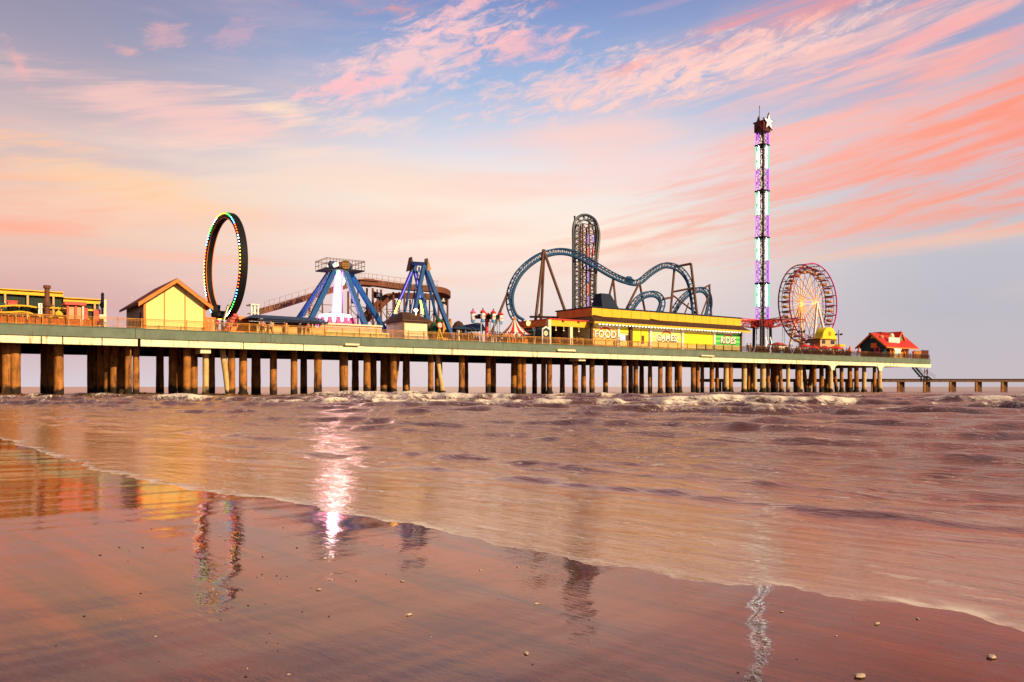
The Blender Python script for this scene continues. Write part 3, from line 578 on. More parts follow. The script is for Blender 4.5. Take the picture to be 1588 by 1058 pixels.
def red_kiosk():
    w = 3.0; t = thing('red_kiosk', 'small red framed kiosk with pale panels in front of the green shed', 'kiosk', G(120, w)); d = 2.5
    s0, s1 = S(105, w), S(130, w); z1 = Z(118, 473.5, w); z0 = DECK
    b = MB(); b.box((s0+.1, w+.1, z0), (s1-.1, w+d, z1-.1)); b.build('wall', TAN, t)
    b = MB(); b.box((s0-.3, w-.3, z1), (s1+.2, w+d+.2, z1+.32)); b.build('roof', RED, t)
    for s in (s0, (s0+s1)/2, s1): b = MB(); b.box((s-.1, w-.06, z0), (s+.1, w+.09, z1-.004)); b.build('post', RED, t)
    b = MB(); b.box((s0+.12, w-.02, z0), (s1-.12, w+.096, z0+.7)); b.build('counter', ORANGE, t)
    b = MB(); b.box((S(131, w), w, z0), (S(136.5, w), w+1, z1-.25)); b.build('side_booth', RED, t)
    b = MB(); b.box((S(127.5, w), w-.14, z0), (S(129.5, w), w-.07, z1+.1)); b.build('white_banner', WHITE, t)
red_kiosk()
t = thing('lamp_post', 'black lamp post with a bulging head at the right end of the green shed', 'lamp post', G(159, 2)); s = S(159, 2)
zt = Z(159, 454, 2); b = MB(); b.lathe((s, 2, DECK), [(.2, 0), (.16, .3), (.08, .5), (.07, zt-DECK-1.6)], 10); b.build('pole', DARK, t)
b = MB(); b.lathe((s, 2, zt-1.6), [(.08, 0), (.26, .15), (.3, .35), (.16, .6), (.14, 1.3), (.17, 1.35), (.1, 1.6)], 10); b.build('lamp_head', DARK, t)
b = MB(); s = S(163, 1.4); b.box((s-.1, 1.3, DECK), (s+.1, 1.5, Z(163, 465, 1.4))); b.box((s-.55, 1.28, DECK+1.1), (s+.1, 1.3, DECK+1.5)); b.single('white_post', CREAM, 'white post with a small plate next to the black lamp post', 'post', (s, 1.4, DECK))
t = thing('flag_sign', 'narrow red banner on a thin post left of the black lamp post', 'banner', G(151, 2.6)); s = S(151, 2.6)
b = MB(); b.cyl((s+.35, 2.6, DECK), (s+.35, 2.6, Z(151, 471, 2.6)), .05); b.build('pole', TAN, t)
b = MB(); b.box((s-.3, 2.58, DECK+.5), (s+.28, 2.62, Z(151, 480, 2.6))); b.build('banner_cloth', RED, t)

# ------------------------------------------------------------------ yellow gabled house
def house():
    w = 1.6; t = thing('yellow_house', 'plain yellow gable fronted house with red trim just left of the upright ring', 'house', G(270, w))
    s0, s1 = S(224.5, w), S(317, w); sm_ = S(272, w); D = inward(224.5, w, 197)-w; ze = Z(224.5, 466.5, w); zr = Z(272, 436.5, w); ze1 = Z(317, 470, w); ze = (ze+ze1)/2
    b = MB(); b.prism([(s0, DECK), (s1, DECK), (s1, ze), (sm_, zr), (s0, ze)], w, w+D); b.build('wall', mat('house_yellow_boards', (.82,.68,.26), .6, var=.06), t)
    # side wall boards in a tan grey: the wall's shade put into its colour
    b = MB(); b.box((s0-.06, w+.05, DECK), (s0-.004, w+D, ze-.02)); b.build('side_wall', mat('house_side_boards_shaded', (.34,.25,.17), .7, var=.15, ribs=1.6, rib_axis='Y'), t)
    b = MB(); b.box((s0-.09, w+1.5, DECK), (s0-.06, w+2.5, DECK+2.1)); b.build('door', DARK, t)
    ov = .75; sl = (zr-ze)/(sm_-s0); sl2 = (zr-ze)/(s1-sm_); th_ = .28
    b = MB()
    b.prism([(s0-ov, ze-ov*sl), (sm_, zr), (sm_, zr+th_), (s0-ov, ze-ov*sl+th_)], w-.7, w+D+.5)
    b.prism([(sm_, zr), (s1+ov, ze-ov*sl2), (s1+ov, ze-ov*sl2+th_), (sm_, zr+th_)], w-.7, w+D+.5); b.build('roof', mat('dull_red_shingles', (.17,.035,.02), .8, var=.3, scale=2, ribs=2, rib_axis='Z'), t)
    for a, zA, bq, zB in ((s0-ov, ze-ov*sl, sm_, zr), (sm_, zr, s1+ov, ze-ov*sl2)):
        b = MB(); b.prism([(a, zA-.22), (bq, zB-.22), (bq, zB+.2), (a, zA+.2)], w-.78, w-.704); b.build('barge_board', ORANGE, t)
    for px in (255, 287): b = MB(); s = S(px, w); zz_ = ze+(sl*(s-s0) if s < sm_ else sl2*(s1-s)); b.box((s-.05, w-.05, DECK), (s+.05, w-.003, zz_-.06)); b.build('wall_batten', ORANGE, t)
    for s in (s0, s1): b = MB(); b.box((s-.12, w-.07, DECK), (s+.12, w+.12, ze-.12)); b.build('corner_board', ORANGE, t)
    b = MB(); b.cyl((S(204, w+8), w+8, ze+1), (S(204, w+8), w+8, Z(204, 461, w+8)), .12); b.build('vent_pipe', CREAM, t)
house()

# ------------------------------------------------------------------ upright ring ride
def ring_ride():
    w = 9.0; c = Q(349, 413, w); t = thing('loop_ride', 'tall black upright ring ride outlined with coloured bulbs beside the yellow house', 'ride', G(349, w))
    Rr = (Z(349, 331, w)-Z(349, 496, w))/2; c = (c[0], w, (Z(349, 331, w)+Z(349, 496, w))/2)
    fi = R(3.7); ax = Vector((math.cos(fi), math.sin(fi), 0)); rr = Vector((math.sin(fi), -math.cos(fi), 0)); up = Vector((0, 0, 1)); C = Vector(c)
    n = 96; prof = [(-.42, 0), (.42, 0), (.42, -.55), (-.42, -.55)]
    b = MB(); vs = []; fs = []
    for i in range(n):
        a = 2*math.pi*i/n; d = rr*math.cos(a)+up*math.sin(a)
        for x, y in prof: vs.append(C+d*(Rr+y)+ax*x)
    for i in range(n):
        for j in range(4): fs.append((i*4+j, i*4+(j+1) % 4, ((i+1) % n)*4+(j+1) % 4, ((i+1) % n)*4+j))
    b.add(vs, fs); b.build('ring', DARK, t)
    b = MB()
    for o in (-.36, .36): b.tube([C+(rr*math.cos(a)+up*math.sin(a))*(Rr-.66)+ax*o for a in np.linspace(0, 2*math.pi, 97)[:-1]], .05, 6, closed=True)
    b.build('inner_rail', ORANGE, t)
    cols = [EYB, EWBULB, ERED, EBLU, EGRN, EORA, EYB, EWBULB, EGRN, EBLU, ERED, EORA]
    for k in range(24):                                # bulbs along the landward rim, in coloured runs of four
        b = MB()
        for q in range(4):
            a = 2*math.pi*(k*4+q+.5)/96; p = C+(rr*math.cos(a)+up*math.sin(a))*(Rr-.1)+ax*(-.47)
            b.lathe((p.x, p.y, p.z-.1), [(.02, 0), (.055, .03), (.055, .10), (.02, .13)], 6)
        b.build('bulb_run', cols[k % 12], t)
    b = MB(); px = 380; w2 = 5.5; s = S(376, w2)
    b.frustum((S(352, w2), w2-1), (S(398, w2), w2+3), DECK, (S(357, w2), w2-.7), (S(391, w2), w2+2.6), DECK+1.1); b.build('base', ORANGE, t)
    b = MB(); b.frustum((S(365, w2), w2-.6), (S(388, w2), w2+1.6), DECK+1.1, (S(370, w2), w2-.2), (S(382, w2), w2+1.2), Z(376, 491, w2)); b.build('pedestal', ORANGE, t)
    b = MB(); b.box((S(366.5, w2), w2-.62, DECK+1.5), (S(369.5, w2), w2-.5, DECK+2.0)); b.build('hatch', DARK, t)
    b = MB(); b.box((S(320, 9.5), 9, DECK), (S(341, 9.5), 12.5, DECK+.9)); b.build('rear_platform', ORANGE, t)
    b = MB()
    for k in range(7): x = 346+k*2.7; b.box((S(x, 6), 6, DECK+.3+k*.36), (S(x, 6)+.55, 7.6, DECK+.55+k*.36))
    b.build('stair', RED, t)
    b = MB(); b.bar(Q(346, 499, 6), Q(354, 473, 6), .5, .14); b.build('gate_arm', CREAM, t)
    b = MB(); b.bar(Q(335, 487, 8), Q(337, 473, 8), .7, .4); b.bar(Q(337, 473, 8), Q(341, 487, 8), .12); b.build('loading_arm', DARK, t)
    b = MB(); b.lathe(Q(338, 494, 8), [(.4, 0), (.8, .2), (.8, .6), (.5, .8)], 10); b.lathe(Q(344, 493, 8), [(.4, 0), (.6, .2), (.5, .8)], 8); b.build('passenger_car', DARK, t)
    b = MB(); b.box((S(320, 5), 5, DECK), (S(336, 5), 7, DECK+1.9)); b.build('ticket_box', TAN, t)
    b = MB()
    for x in (320, 327, 336.5): b.box((S(x, 5)-.12, 4.9, DECK), (S(x, 5)+.1, 4.998, DECK+2.0))
    b.box((S(319, 5), 4.88, DECK+1.9), (S(337, 5), 7.1, DECK+2.05)); b.build('box_frame', ORANGE, t)
ring_ride()
t = thing('white_booth', 'small white open booth beside the foot of the brown flume', 'booth', G(396, 12)); w = 12
b = MB(); b.box((S(389, w), w, Z(396, 473.5, w)), (S(402.5, w), w+2, Z(396, 471.5, w))); b.build('roof', WHITE, t)
b = MB(); b.box((S(390, w), w+.1, Z(396, 486, w)), (S(401.5, w), w+1.9, Z(396, 485, w))); b.build('counter', WHITE, t)
for x in (390.5, 395.5, 401): b = MB(); b.box((S(x, w)-.1, w+.1, DECK), (S(x, w)+.1, w+.3, Z(396, 473.5, w))); b.build('post', WHITE, t)

# ------------------------------------------------------------------ blue roofed queue shelter and the glowing pendulum ride
def shelter():
    w = 2.2; t = thing('queue_shelter', 'long low shelter with a blue tin roof left of the glowing pendulum ride', 'shelter', G(450, w)); z1, z0 = Z(450, 489.5, w), Z(450, 497.5, w)
    sA, sB = S(397, w), S(506, w)
    b = MB(); b.add([(sA-.9, w-.6, z0+.1), (sB, w-.6, z0), (sB, w+1.6, z1), (sA+.2, w+1.6, z1+.05), (sA-.9, w+4, z0+.1), (sB, w+4, z0)], [(0,1,2,3),(3,2,5,4),(0,3,4),(1,5,2),(1,0,4,5)]); b.build('roof', mat('blue_roof_tin', (.02,.045,.10), .5, var=.2, ribs=2.0), t)
    b = MB(); b.box((sA, w-.62, z0-.22), (sB, w-.5, z0-.003)); b.build('roof_fascia', NAVY, t)
    for k in range(6): s = sA+.3+(sB-sA-.6)*k/5; b = MB(); b.box((s-.08, w-.4, DECK), (s+.08, w-.24, z0-.01)); b.build('post', TAN, t)
    b = MB(); b.box((sA, w+3.6, DECK), (sB, w+3.8, z0)); b.build('back_wall', mat('tan_boards', (.40,.20,.09), .7, var=.4, scale=2), t)
    b = MB(); b.box((sA, w-.3, DECK), (sB, w-.26, DECK+1.0)); b.box((sA, w-.36, DECK+1.0), (sB, w-.18, DECK+1.1)); b.build('front_panel', mat('honey_boards', (.72,.46,.16), .6, var=.25, ribs=1.5), t)
    b = MB(); b.box((S(401, w), w-.5, Z(403, 499, w)), (S(406, w), w-.42, Z(403, 494.5, w))); b.build('notice', WHITE, t)
shelter()
def leg(b, px0, py0, w0, px1, py1, w1, th_, cap=True):   # a strut drawn from two photo points, carried down to the deck
    a = Vector(Q(px0, py0, w0)); c = Vector(Q(px1, py1, w1)); k = (DECK-a.z)/(c.z-a.z); e = a+(c-a)*k; b.bar(a, e, th_, th_, up=(0, 1, 0)); return e
def pendulum():
    w = 11.0; t = thing('pendulum_ride', 'blue four legged pendulum ride with a white glowing arm and magenta gondola ring', 'ride', G(527, w))
    for x0, y0, wa, x1, y1, wb in ((512, 421, 12.5, 466, 490, 14.5), (518, 421, 9.5, 484, 491, 7), (536, 423, 9.5, 565, 502, 7), (543, 424, 12.5, 592, 504, 14.5)):
        b = MB(); e = leg(b, x0, y0, wa, x1, y1, wb, .62); q = b.build('leg', BLUE, t)
        f = MB(); f.box((e.x-.7, e.y-.7, DECK), (e.x+.7, e.y+.7, DECK+.25)); f.build('foot_plate', DARK, q)
    b = MB(); a = Vector(Q(513, 421, 11)); c = Vector(Q(475, 491, 11)); 
    for o in (-.3, .3): b.bar(a+Vector((o, 0, 0)), c+Vector((o, 0, 0)), .12)
    for k in range(22): p = a+(c-a)*k/22; b.bar(p+Vector((-.3, 0, 0)), p+Vector((.3, 0, 0)), .08)
    b.build('access_ladder', TAN, t)
    z = Z(527, 421.5, w); zt = Z(527, 415, w); sA, sB = S(498, w), S(556, w)
    b = MB(); b.box((sA, w-2, z), (sB, w+2, z+.16)); b.build('platform', DARK, t)
    b = MB()
    for o in (-2, 2):
        for h_ in (.55, 1.1, 1.25): b.bar((sA, w+o, z+.16+h_), (sB, w+o, z+.16+h_), .05)
        for k in range(13): s = sA+(sB-sA)*k/12; b.bar((s, w+o, z+.16), (s, w+o, z+1.42), .05)
    for s in (sA, sB):
        for h_ in (.55, 1.1, 1.25): b.bar((s, w-2, z+.16+h_), (s, w+2, z+.16+h_), .05)
    b.build('platform_rail', BROWN, t)
    b = MB(); b.tube([(sA+1.2, w, z+.8), (S(522, w), w, z+.8)], .55, 12); b.tube([(S(536, w), w, z+.8), (sB-1.2, w, z+.8)], .55, 12); b.build('drive_motor', BLUE, t)
    b = MB(); s = S(529.5, w); b.tube([(s, w-1.6, z+.75), (s, w+1.6, z+.75)], .62, 16); b.build('hub', mat('brass_hub', (.35,.16,.04), .5), t)
    b = MB(); b.tube([(s-1.2, w-1.3, z+.75), (s-1.2, w+1.3, z+.75)], .28, 12); b.build('hub_light', emit('hub_lamp_glow', (1,.85,.6), 2), t)
    b = MB(); a = Vector((S(525.5, w), w, z)); e = Vector(Q(521.5, 489, w)); b.tube([a, a+(e-a)*.5, e], [.24, .36, .5], 10); b.build('pendulum_arm', EWHT, t)
    b = MB()
    for o in (-.62, .62): b.tube([a+Vector((o*.8, -.1, 0)), e+Vector((o, -.1, 0))], .07, 6)
    b.build('arm_edge_tube', EPUR, t)
    b = MB(); b.tube([a+Vector((-.45, -.3, .05)), a+Vector((-.3, -.35, -1.6))], .09, 6); b.tube([a+Vector((.95, -.3, .3)), a+Vector((.5, -.35, -1.8))], .09, 6); b.build('arm_tip_tube', emit('green_tip_glow', (.25,1,.2), 5), t)
    rg = (S(543, w)-S(496, w))/2; cz = Z(520, 494, w); cs = S(519.5, w)
    b = MB(); b.lathe((cs, w, cz-.35), [(rg-.9, 0), (rg, .1), (rg+.05, .5), (rg-.15, .8), (rg-.9, .6)], 28); b.build('gondola_ring', emit('gondola_ring_glow', (1.0,.5,1.0), 8), t)
    for k in range(14):
        a_ = 2*math.pi*k/14; p = (cs+(rg+.25)*math.cos(a_), w+(rg+.25)*math.sin(a_), cz-.9); b = MB(); b.box((p[0]-.3, p[1]-.3, p[2]), (p[0]+.3, p[1]+.3, p[2]+.5)); b.box((p[0]-.3, p[1]-.08, p[2]+.5), (p[0]+.3, p[1]+.08, p[2]+.95)); b.build('seat', PINK, t)
    b = MB(); b.lathe((cs, w, DECK), [(rg*1.1, 0), (rg*1.1, .6), (rg*.9, .8), (.6, 1.0)], 24); b.build('base', emit('pink_base_painted_glow', (1.0,.42,.75), .7), t)  # pink light falling on the base is painted as its own emission
pendulum()
def barrier():
    w = 1.4; t = thing('ride_barrier', 'low cream barrier with a pale top rail in front of the glowing pendulum ride', 'barrier', G(555, w)); sA, sB = S(506, w), S(604, w)
    b = MB(); b.box((sA, w, DECK), (sB, w+.12, DECK+.85)); b.build('panel', PALE, t)
    b = MB(); b.box((sA, w+2.2, DECK), (sB, w+2.3, DECK+1.75)); b.build('rear_panel', mat('pinkish_panel', (.75,.42,.30), .5, var=.3), t)
    b = MB(); b.box((sA, w+2.0, DECK+1.76), (sB, w+2.5, DECK+1.95)); b.build('top_rail', CREAM, t)
barrier()

# ------------------------------------------------------------------ brown log flume
def flume():
    t = thing('log_flume', 'rusty brown log flume with a lift hill and curved drop behind the blue rides', 'flume ride', G(600, 22))
    up = [(400,485,22),(430,477,22),(470,464.5,22),(516,450.5,22),(545,442,22),(557,439,22),(580,440.5,22),(617,445.5,22),(650,448,22),(673,450,22),(686,453,23),(692,458,25),(686,462,27.5),(669,461.5,28.5),(640,460,28),(614,459.5,26),(602,462,25),(592,470,24),(583,479,23),(574,487,22),(566,496,21)]
    pts = spline([Q(x, y, w) for x, y, w in up], 8); b = MB()
    prof = [(-.75, .55), (-.75, -.35), (.75, -.35), (.75, .55), (.6, .55), (.6, -.15), (-.6, -.15), (-.6, .55)]; vs = []; fs = []
    for i, p in enumerate(pts):
        d = (pts[min(i+1, len(pts)-1)]-pts[max(i-1, 0)]); d.z = 0; d.normalize(); n_ = Vector((-d.y, d.x, 0))
        for x, y in prof: vs.append(p+n_*x+Vector((0, 0, y)))
    for i in range(len(pts)-1):
        for j in range(8): fs.append((i*8+j, i*8+(j+1) % 8, (i+1)*8+(j+1) % 8, (i+1)*8+j))
    b.add(vs, fs); b.build('trough', RUST, t)
    rl = [p+Vector((0, -1.1, 0)) for p in pts if p.x < S(690, 22)][:100]; rl = pts[2:13*8-30]
    b = MB(); o = Vector((0, -1.0, 0))
    for h_ in (.7, 1.35): b.tube([p+o+Vector((0, 0, h_)) for p in rl], .035, 4)
    for p in rl[::2]: b.bar(p+o, p+o+Vector((0, 0, 1.35)), .05)
    b.build('walkway_rail', mat('grey_rail_steel', (.3,.2,.17), .6), t)
    s0, s1 = S(553, 22), S(579, 22); b = MB(); b.box((s0, 20.8, Z(560, 443, 22)), (s1, 23.2, Z(560, 436.5, 22))); b.prism([(s0-.3, Z(560, 436.5, 22)), (s1+.3, Z(560, 436.5, 22)), (s1-.6, Z(560, 433.5, 22)), (s0+.6, Z(560, 433.5, 22))], 20.5, 23.5); b.build('lift_house', RUST, t)
    for x, y, w in ((480,464,22),(530,450,22),(540,449,22),(569,444,22.8),(578,444,21.2),(591,446,22),(610,450,23),(627,450,21.5),(636,462,28),(660,452,21.5),(673,453,23),(680,466,27.8),(694,458,25),(650,463,28),(612,462,26)):
        p = Q(x, y, w); b = MB(); b.cyl((p[0], w, DECK), (p[0], w, p[2]-.3), .17, n=8); b.build('support_post', RUST, t)
    for x, y, w in ((500,459,23.5),(555,441,23.4),(585,446,20.6),(600,464,26),(619,450,23.4),(643,450,23.4),(648,463,29),(666,463,29.4),(687,461,28)):
        p = Q(x, y, w); b = MB(); b.cyl((p[0], w, DECK), (p[0], w, p[2]-.3), .12, n=8); b.build('support_post', RUST, t)
    for x0, x1, w in ((480,530,22),(540,569,22),(555,585,23.4),(578,591,22),(591,610,23),(610,636,26),(600,619,26),(619,643,23.4),(636,660,28),(648,666,29),(660,673,22),(673,694,24)):
        for z0, z1 in ((.3, 3.2), (3.2, 6.2)):
            if Z(x0, 466, w)-DECK < z1: continue
            b = MB(); b.bar((S(x0, w), w, DECK+z0), (S(x1, w), w, DECK+z1), .09); b.bar((S(x0, w), w, DECK+z1), (S(x1, w), w, DECK+z0), .09); b.bar((S(x0, w), w, DECK+z1), (S(x1, w), w, DECK+z1), .09); b.build('cross_brace', BROWN, t)
flume()
def flag(px, py, w, label):
    t = thing('pirate_flag', label, 'flag', G(px-7, w), 'black flags on the flume'); s0 = S(px-8, w); s1 = S(px+6, w); zt = Z(px, py-6, w); b = MB(); n = 8; vs = []; fs = []
    for i in range(n+1):
        k = i/n; y = w+.22*math.sin(k*7); zz_ = -.35*k; vs += [(s0+(s1-s0)*k, y, zt+zz_), (s0+(s1-s0)*k, y, zt-1.05+zz_+.1*math.sin(k*5)), (s0+(s1-s0)*k, y+.03, zt+zz_), (s0+(s1-s0)*k, y+.03, zt-1.05+zz_+.1*math.sin(k*5))]
    for i in range(n): o = i*4; fs += [(o, o+1, o+5, o+4), (o+2, o+6, o+7, o+3), (o, o+4, o+6, o+2), (o+1, o+3, o+7, o+5)]
    b.add(vs, fs); cl = b.build('flag_cloth', DARK, t)
    b = MB(); sc = (s0+s1)/2-.1; b.lathe((sc, w-.27, zt-.68), [(.06, 0), (.12, .08), (.17, .2), (.1, .33), (.02, .36)], 8); b.bar((sc-.3, w-.25, zt-.85), (sc+.3, w-.25, zt-.6), .06); b.bar((sc-.3, w-.25, zt-.6), (sc+.3, w-.25, zt-.85), .06); b.build('skull_emblem', WHITE, cl)
    b = MB(); b.cyl((s0-.05, w, DECK), (s0-.05, w, zt+.1), .05, n=6); b.build('flag_pole', BROWN, t)
flag(588, 458, 19, 'black flag with a white skull flying left of the drop in the flume')
flag(553, 466, 18, 'black flag hanging behind the right legs of the glowing pendulum ride')
flag(688, 466, 20, 'black flag under the curved end of the flume')

# ------------------------------------------------------------------ second blue ride: swinging ship frame
def ship_frame():
    w = 8.0; t = thing('swing_ship_ride', 'tall blue A frame swing ride with pointed caps behind the brown roofed kiosk', 'ride', G(652, w))
    legs = [(639,420,11,610,489,13,.42),(642,411,11,661,489,9,.58),(657,412,5,640,500,4,.42),(659,412,5,701,522,3.2,.5),(657,414,9,643,482,12,.5),(639,424,11,628,484,12,.26),(659,420,6,674,480,9,.26)]
    for i, (x0,y0,wa,x1,y1,wb,th_) in enumerate(legs): b = MB(); leg(b, x0, y0, wa, x1, y1, wb, th_); b.build('leg', BLUE, t)
    b = MB(); b.bar(Q(640, 408.5, 11), Q(661, 410, 5), .55); b.build('top_beam', BLUE, t)
    b = MB(); a = Q(643, 412, 10.5); c = Q(657, 413, 5.5); b.bar(Q(645, 412, 9.5), Q(652, 432, 8), .14); b.bar(Q(658, 412, 6), Q(648, 432, 8), .14); b.build('cross_brace', WHITE, t)
    for x0, x1, xt, yt, yb, w2, m, lb in ((632,640.5,636.5,399,421,11.2,BROWN,'dark brown pointed cap'),(660,666,660.8,401,421,5,mat('tan_cap', (.42,.22,.10), .6),'tan pointed cap')):
        b = MB(); b.prism([(S(x0, w2), Z(x0, yb, w2)), (S(x1, w2), Z(x1, yb-2, w2)), (S(xt, w2), Z(xt, yt, w2))], w2-.5, w2+.5); b.build('pointed_cap', m, t, label=lb)
    b = MB(); b.bar(Vector(Q(638.6, 422, 10.6)), Vector(Q(620, 466, 11.6)), .12); b.build('light_strip', emit('violet_leg_strip_glow', (.35,.2,1), 1.5), t)
    b = MB(); b.bar(Vector(Q(620, 466, 11.6)), Vector(Q(612, 486, 12.3)), .14); b.build('light_strip', EYB, t)
    b = MB(); b.bar(Vector(Q(644.5, 424, 10.2)), Vector(Q(652, 462, 9.2)), .1); b.build('light_strip', emit('violet_leg_strip_glow', (.35,.2,1), 1.5), t)
    b = MB(); b.bar(Vector(Q(652, 466, 9)), Vector(Q(656, 487, 8.6)), .14); b.build('light_strip', EYB, t)
    # the boat hangs low between the frames
    c = Vector(Q(648, 505, 8)); b = MB(); b.prism([(c.x-4.2, c.z+1.0), (c.x-3, c.z-.3), (c.x-1.6, c.z-.8), (c.x+1.6, c.z-.8), (c.x+3, c.z-.3), (c.x+4.2, c.z+1.0), (c.x+3.2, c.z+.6), (c.x-3.2, c.z+.6)], 7.1, 8.9); b.build('boat', BROWN, t)
    b = MB()
    for o in (-1.5, 1.5): b.bar((c.x+o, 8, c.z+.3), Q(650, 414, 8), .12)
    b.build('hanger_arm', BLUE, t)
ship_frame()
def kiosk():
    w = 1.5; t = thing('ticket_kiosk', 'cream kiosk with a low brown hipped roof under the blue swing ship frame', 'kiosk', G(640, w)); D = inward(627, w, 599.5)-w
    s0, s1 = S(627, w), S(662.5, w); ze = Z(627, 496.5, w); zr = Z(640, 486.5, w+3)
    b = MB(); b.box((s0, w, DECK), (s1, w+D, ze)); b.build('wall', CREAM, t)
    b = MB(); b.box((s0-.08, w-.06, DECK), (s0+.08, w+.1, ze-.01)); b.build('corner_board', TAN, t)
    b = MB(); b.box((s0+.3, w-.05, DECK+.9), (s1-.3, w-.004, DECK+.98)); b.build('wall_trim', TAN, t)
    b = MB(); b.frustum((s0-.5, w-.5), (s1+.5, w+D+.5), ze+.003, ((s0+s1)/2-.9, w+D/2-.4), ((s0+s1)/2+.9, w+D/2+.4), zr); b.build('roof', SHINGLE, t)
    b = MB(); b.box((s0-.52, w-.52, ze-.12), (s1+.52, w+D+.52, ze-.002)); b.build('roof_fascia', BROWN, t)
    b = MB(); p = Q(645, 484, w+1.5); b.cyl((p[0], p[1], zr-1.2), p, .05); b.lathe((p[0], p[1], p[2]), [(.06, 0), (.26, .12), (.28, .3), (.08, .45)], 10); b.build('lamp', emit('kiosk_lamp_glow', (1,.7,.25), 7), t)
kiosk()
# bits between the kiosk and the sail canopy
t = thing('round_ride_figure', 'round dark green ride figure beside the red and white disc sign', 'ride figure', G(674, 4)); c = Vector(Q(674, 505, 4))
b = MB(); b.lathe((c.x, 4, DECK), [(.5, 0), (.85, .5), (.95, 1.4), (.7, 2.2), (.35, 2.7)], 12); b.build('body', LEAF, t, smooth=True)
b = MB(); b.lathe((c.x+.4, 3.7, DECK+2.6), [(.1, 0), (.38, .2), (.42, .5), (.15, .8)], 10); b.cyl((c.x+.6, 3.6, DECK+3), (c.x+1.1, 3.3, DECK+2.9), .2, .06); b.build('head', LEAF, t, smooth=True)
b = MB(); b.lathe((c.x-.6, 3.2, DECK), [(.4, 0), (.5, .5), (.3, 1.2)], 8); b.build('planter', BROWN, t)
t = thing('disc_sign', 'round red rimmed white disc sign on a yellow frame right of the green ride figure', 'sign', G(682, 2.6)); p = Q(681.5, 504.5, 2.6)
b = MB(); b.cyl((p[0], 2.5, p[2]), (p[0], 2.62, p[2]), .42, n=18); b.build('rim', RED, t); b = MB(); b.cyl((p[0], 2.46, p[2]), (p[0], 2.497, p[2]), .29, n=18); b.build('face', WHITE, t); b = MB(); b.box((p[0]-.19, 2.43, p[2]-.05), (p[0]+.19, 2.458, p[2]+.06)); b.build('bar_mark', RED, t)
b = MB(); b.bar((p[0]-.5, 2.6, DECK), (p[0], 2.6, p[2]-.4), .1); b.bar((p[0]+.7, 2.6, DECK), (p[0], 2.6, p[2]-.4), .1); b.bar((p[0]-.3, 2.6, DECK+.6), (p[0]+.5, 2.6, DECK+.6), .08); b.build('frame', YEL, t)
t = thing('stone_turret', 'tan block turret with small battlements behind the blue leg', 'turret', G(694, 6)); s0, s1 = S(687, 6), S(701, 6); zt = Z(694, 499, 6)
b = MB(); b.box((s0, 6, DECK), (s1, 8, zt)); b.build('wall', mat('stone_blocks', (.50,.26,.10), .8, var=.45, scale=2.2), t)
for k in range(4): b = MB(); s = s0+(s1-s0)*(k+.1)/4; b.box((s, 5.95, zt), (s+(s1-s0)*.14, 6.5, zt+.45)); b.build('battlement', mat('stone_blocks', (.5,.26,.1)), t)
t = thing('brown_dome_hut', 'low brown domed hut behind the dark blue sail canopy', 'hut', G(711, 12)); c = G(711, 12); r = S(721, 12)-c[0]
b = MB(); b.lathe((c[0], 12, DECK), [(r*.95, 0), (r*.95, 2.0), (r, 2.05)], 16); b.build('wall', TAN, t)
zd = Z(711, 497.5, 12)-DECK; b = MB(); b.lathe((c[0], 12, DECK), [(r*1.08, 2.06), (r*.9, 2.06+(zd-2.06)*.45), (r*.5, 2.06+(zd-2.06)*.85), (.05, zd)], 16); b.build('roof', SHINGLE, t)
def sail():
    w = 4; t = thing('sail_canopy', 'dark blue low pitched canopy over a tan counter left of the red ride column', 'canopy', G(727, w)); ze = Z(727, 511, w); zt = Z(740, 500.5, w+3)
    s0, s1 = S(702, w), S(752, w)
    b = MB(); b.add([(s0, w-.4, ze), (s1, w-.4, ze-.1), (s1, w+6, ze), (s0, w+6, ze), (S(740, w+3), w+3, zt), (S(749, w+3), w+3, zt-.1)], [(0,1,5,4),(1,2,5),(2,3,4,5),(3,0,4),(0,3,2,1)]); b.build('roof', mat('dark_blue_canvas', (.015,.04,.085), .7, var=.15), t)
    for x in (712, 748): b = MB(); s = S(x, w); b.box((s-.1, w, DECK), (s+.1, w+.2, ze)); b.build('post', CREAM, t)
    b = MB(); b.box((S(713, w), w+3, DECK), (s1, w+3.2, ze-.2)); b.build('back_wall', TAN, t)
    b = MB(); b.box((S(713, w), w+.3, DECK), (S(745, w), w+1, DECK+1.0)); b.build('counter', BROWN, t)
sail()
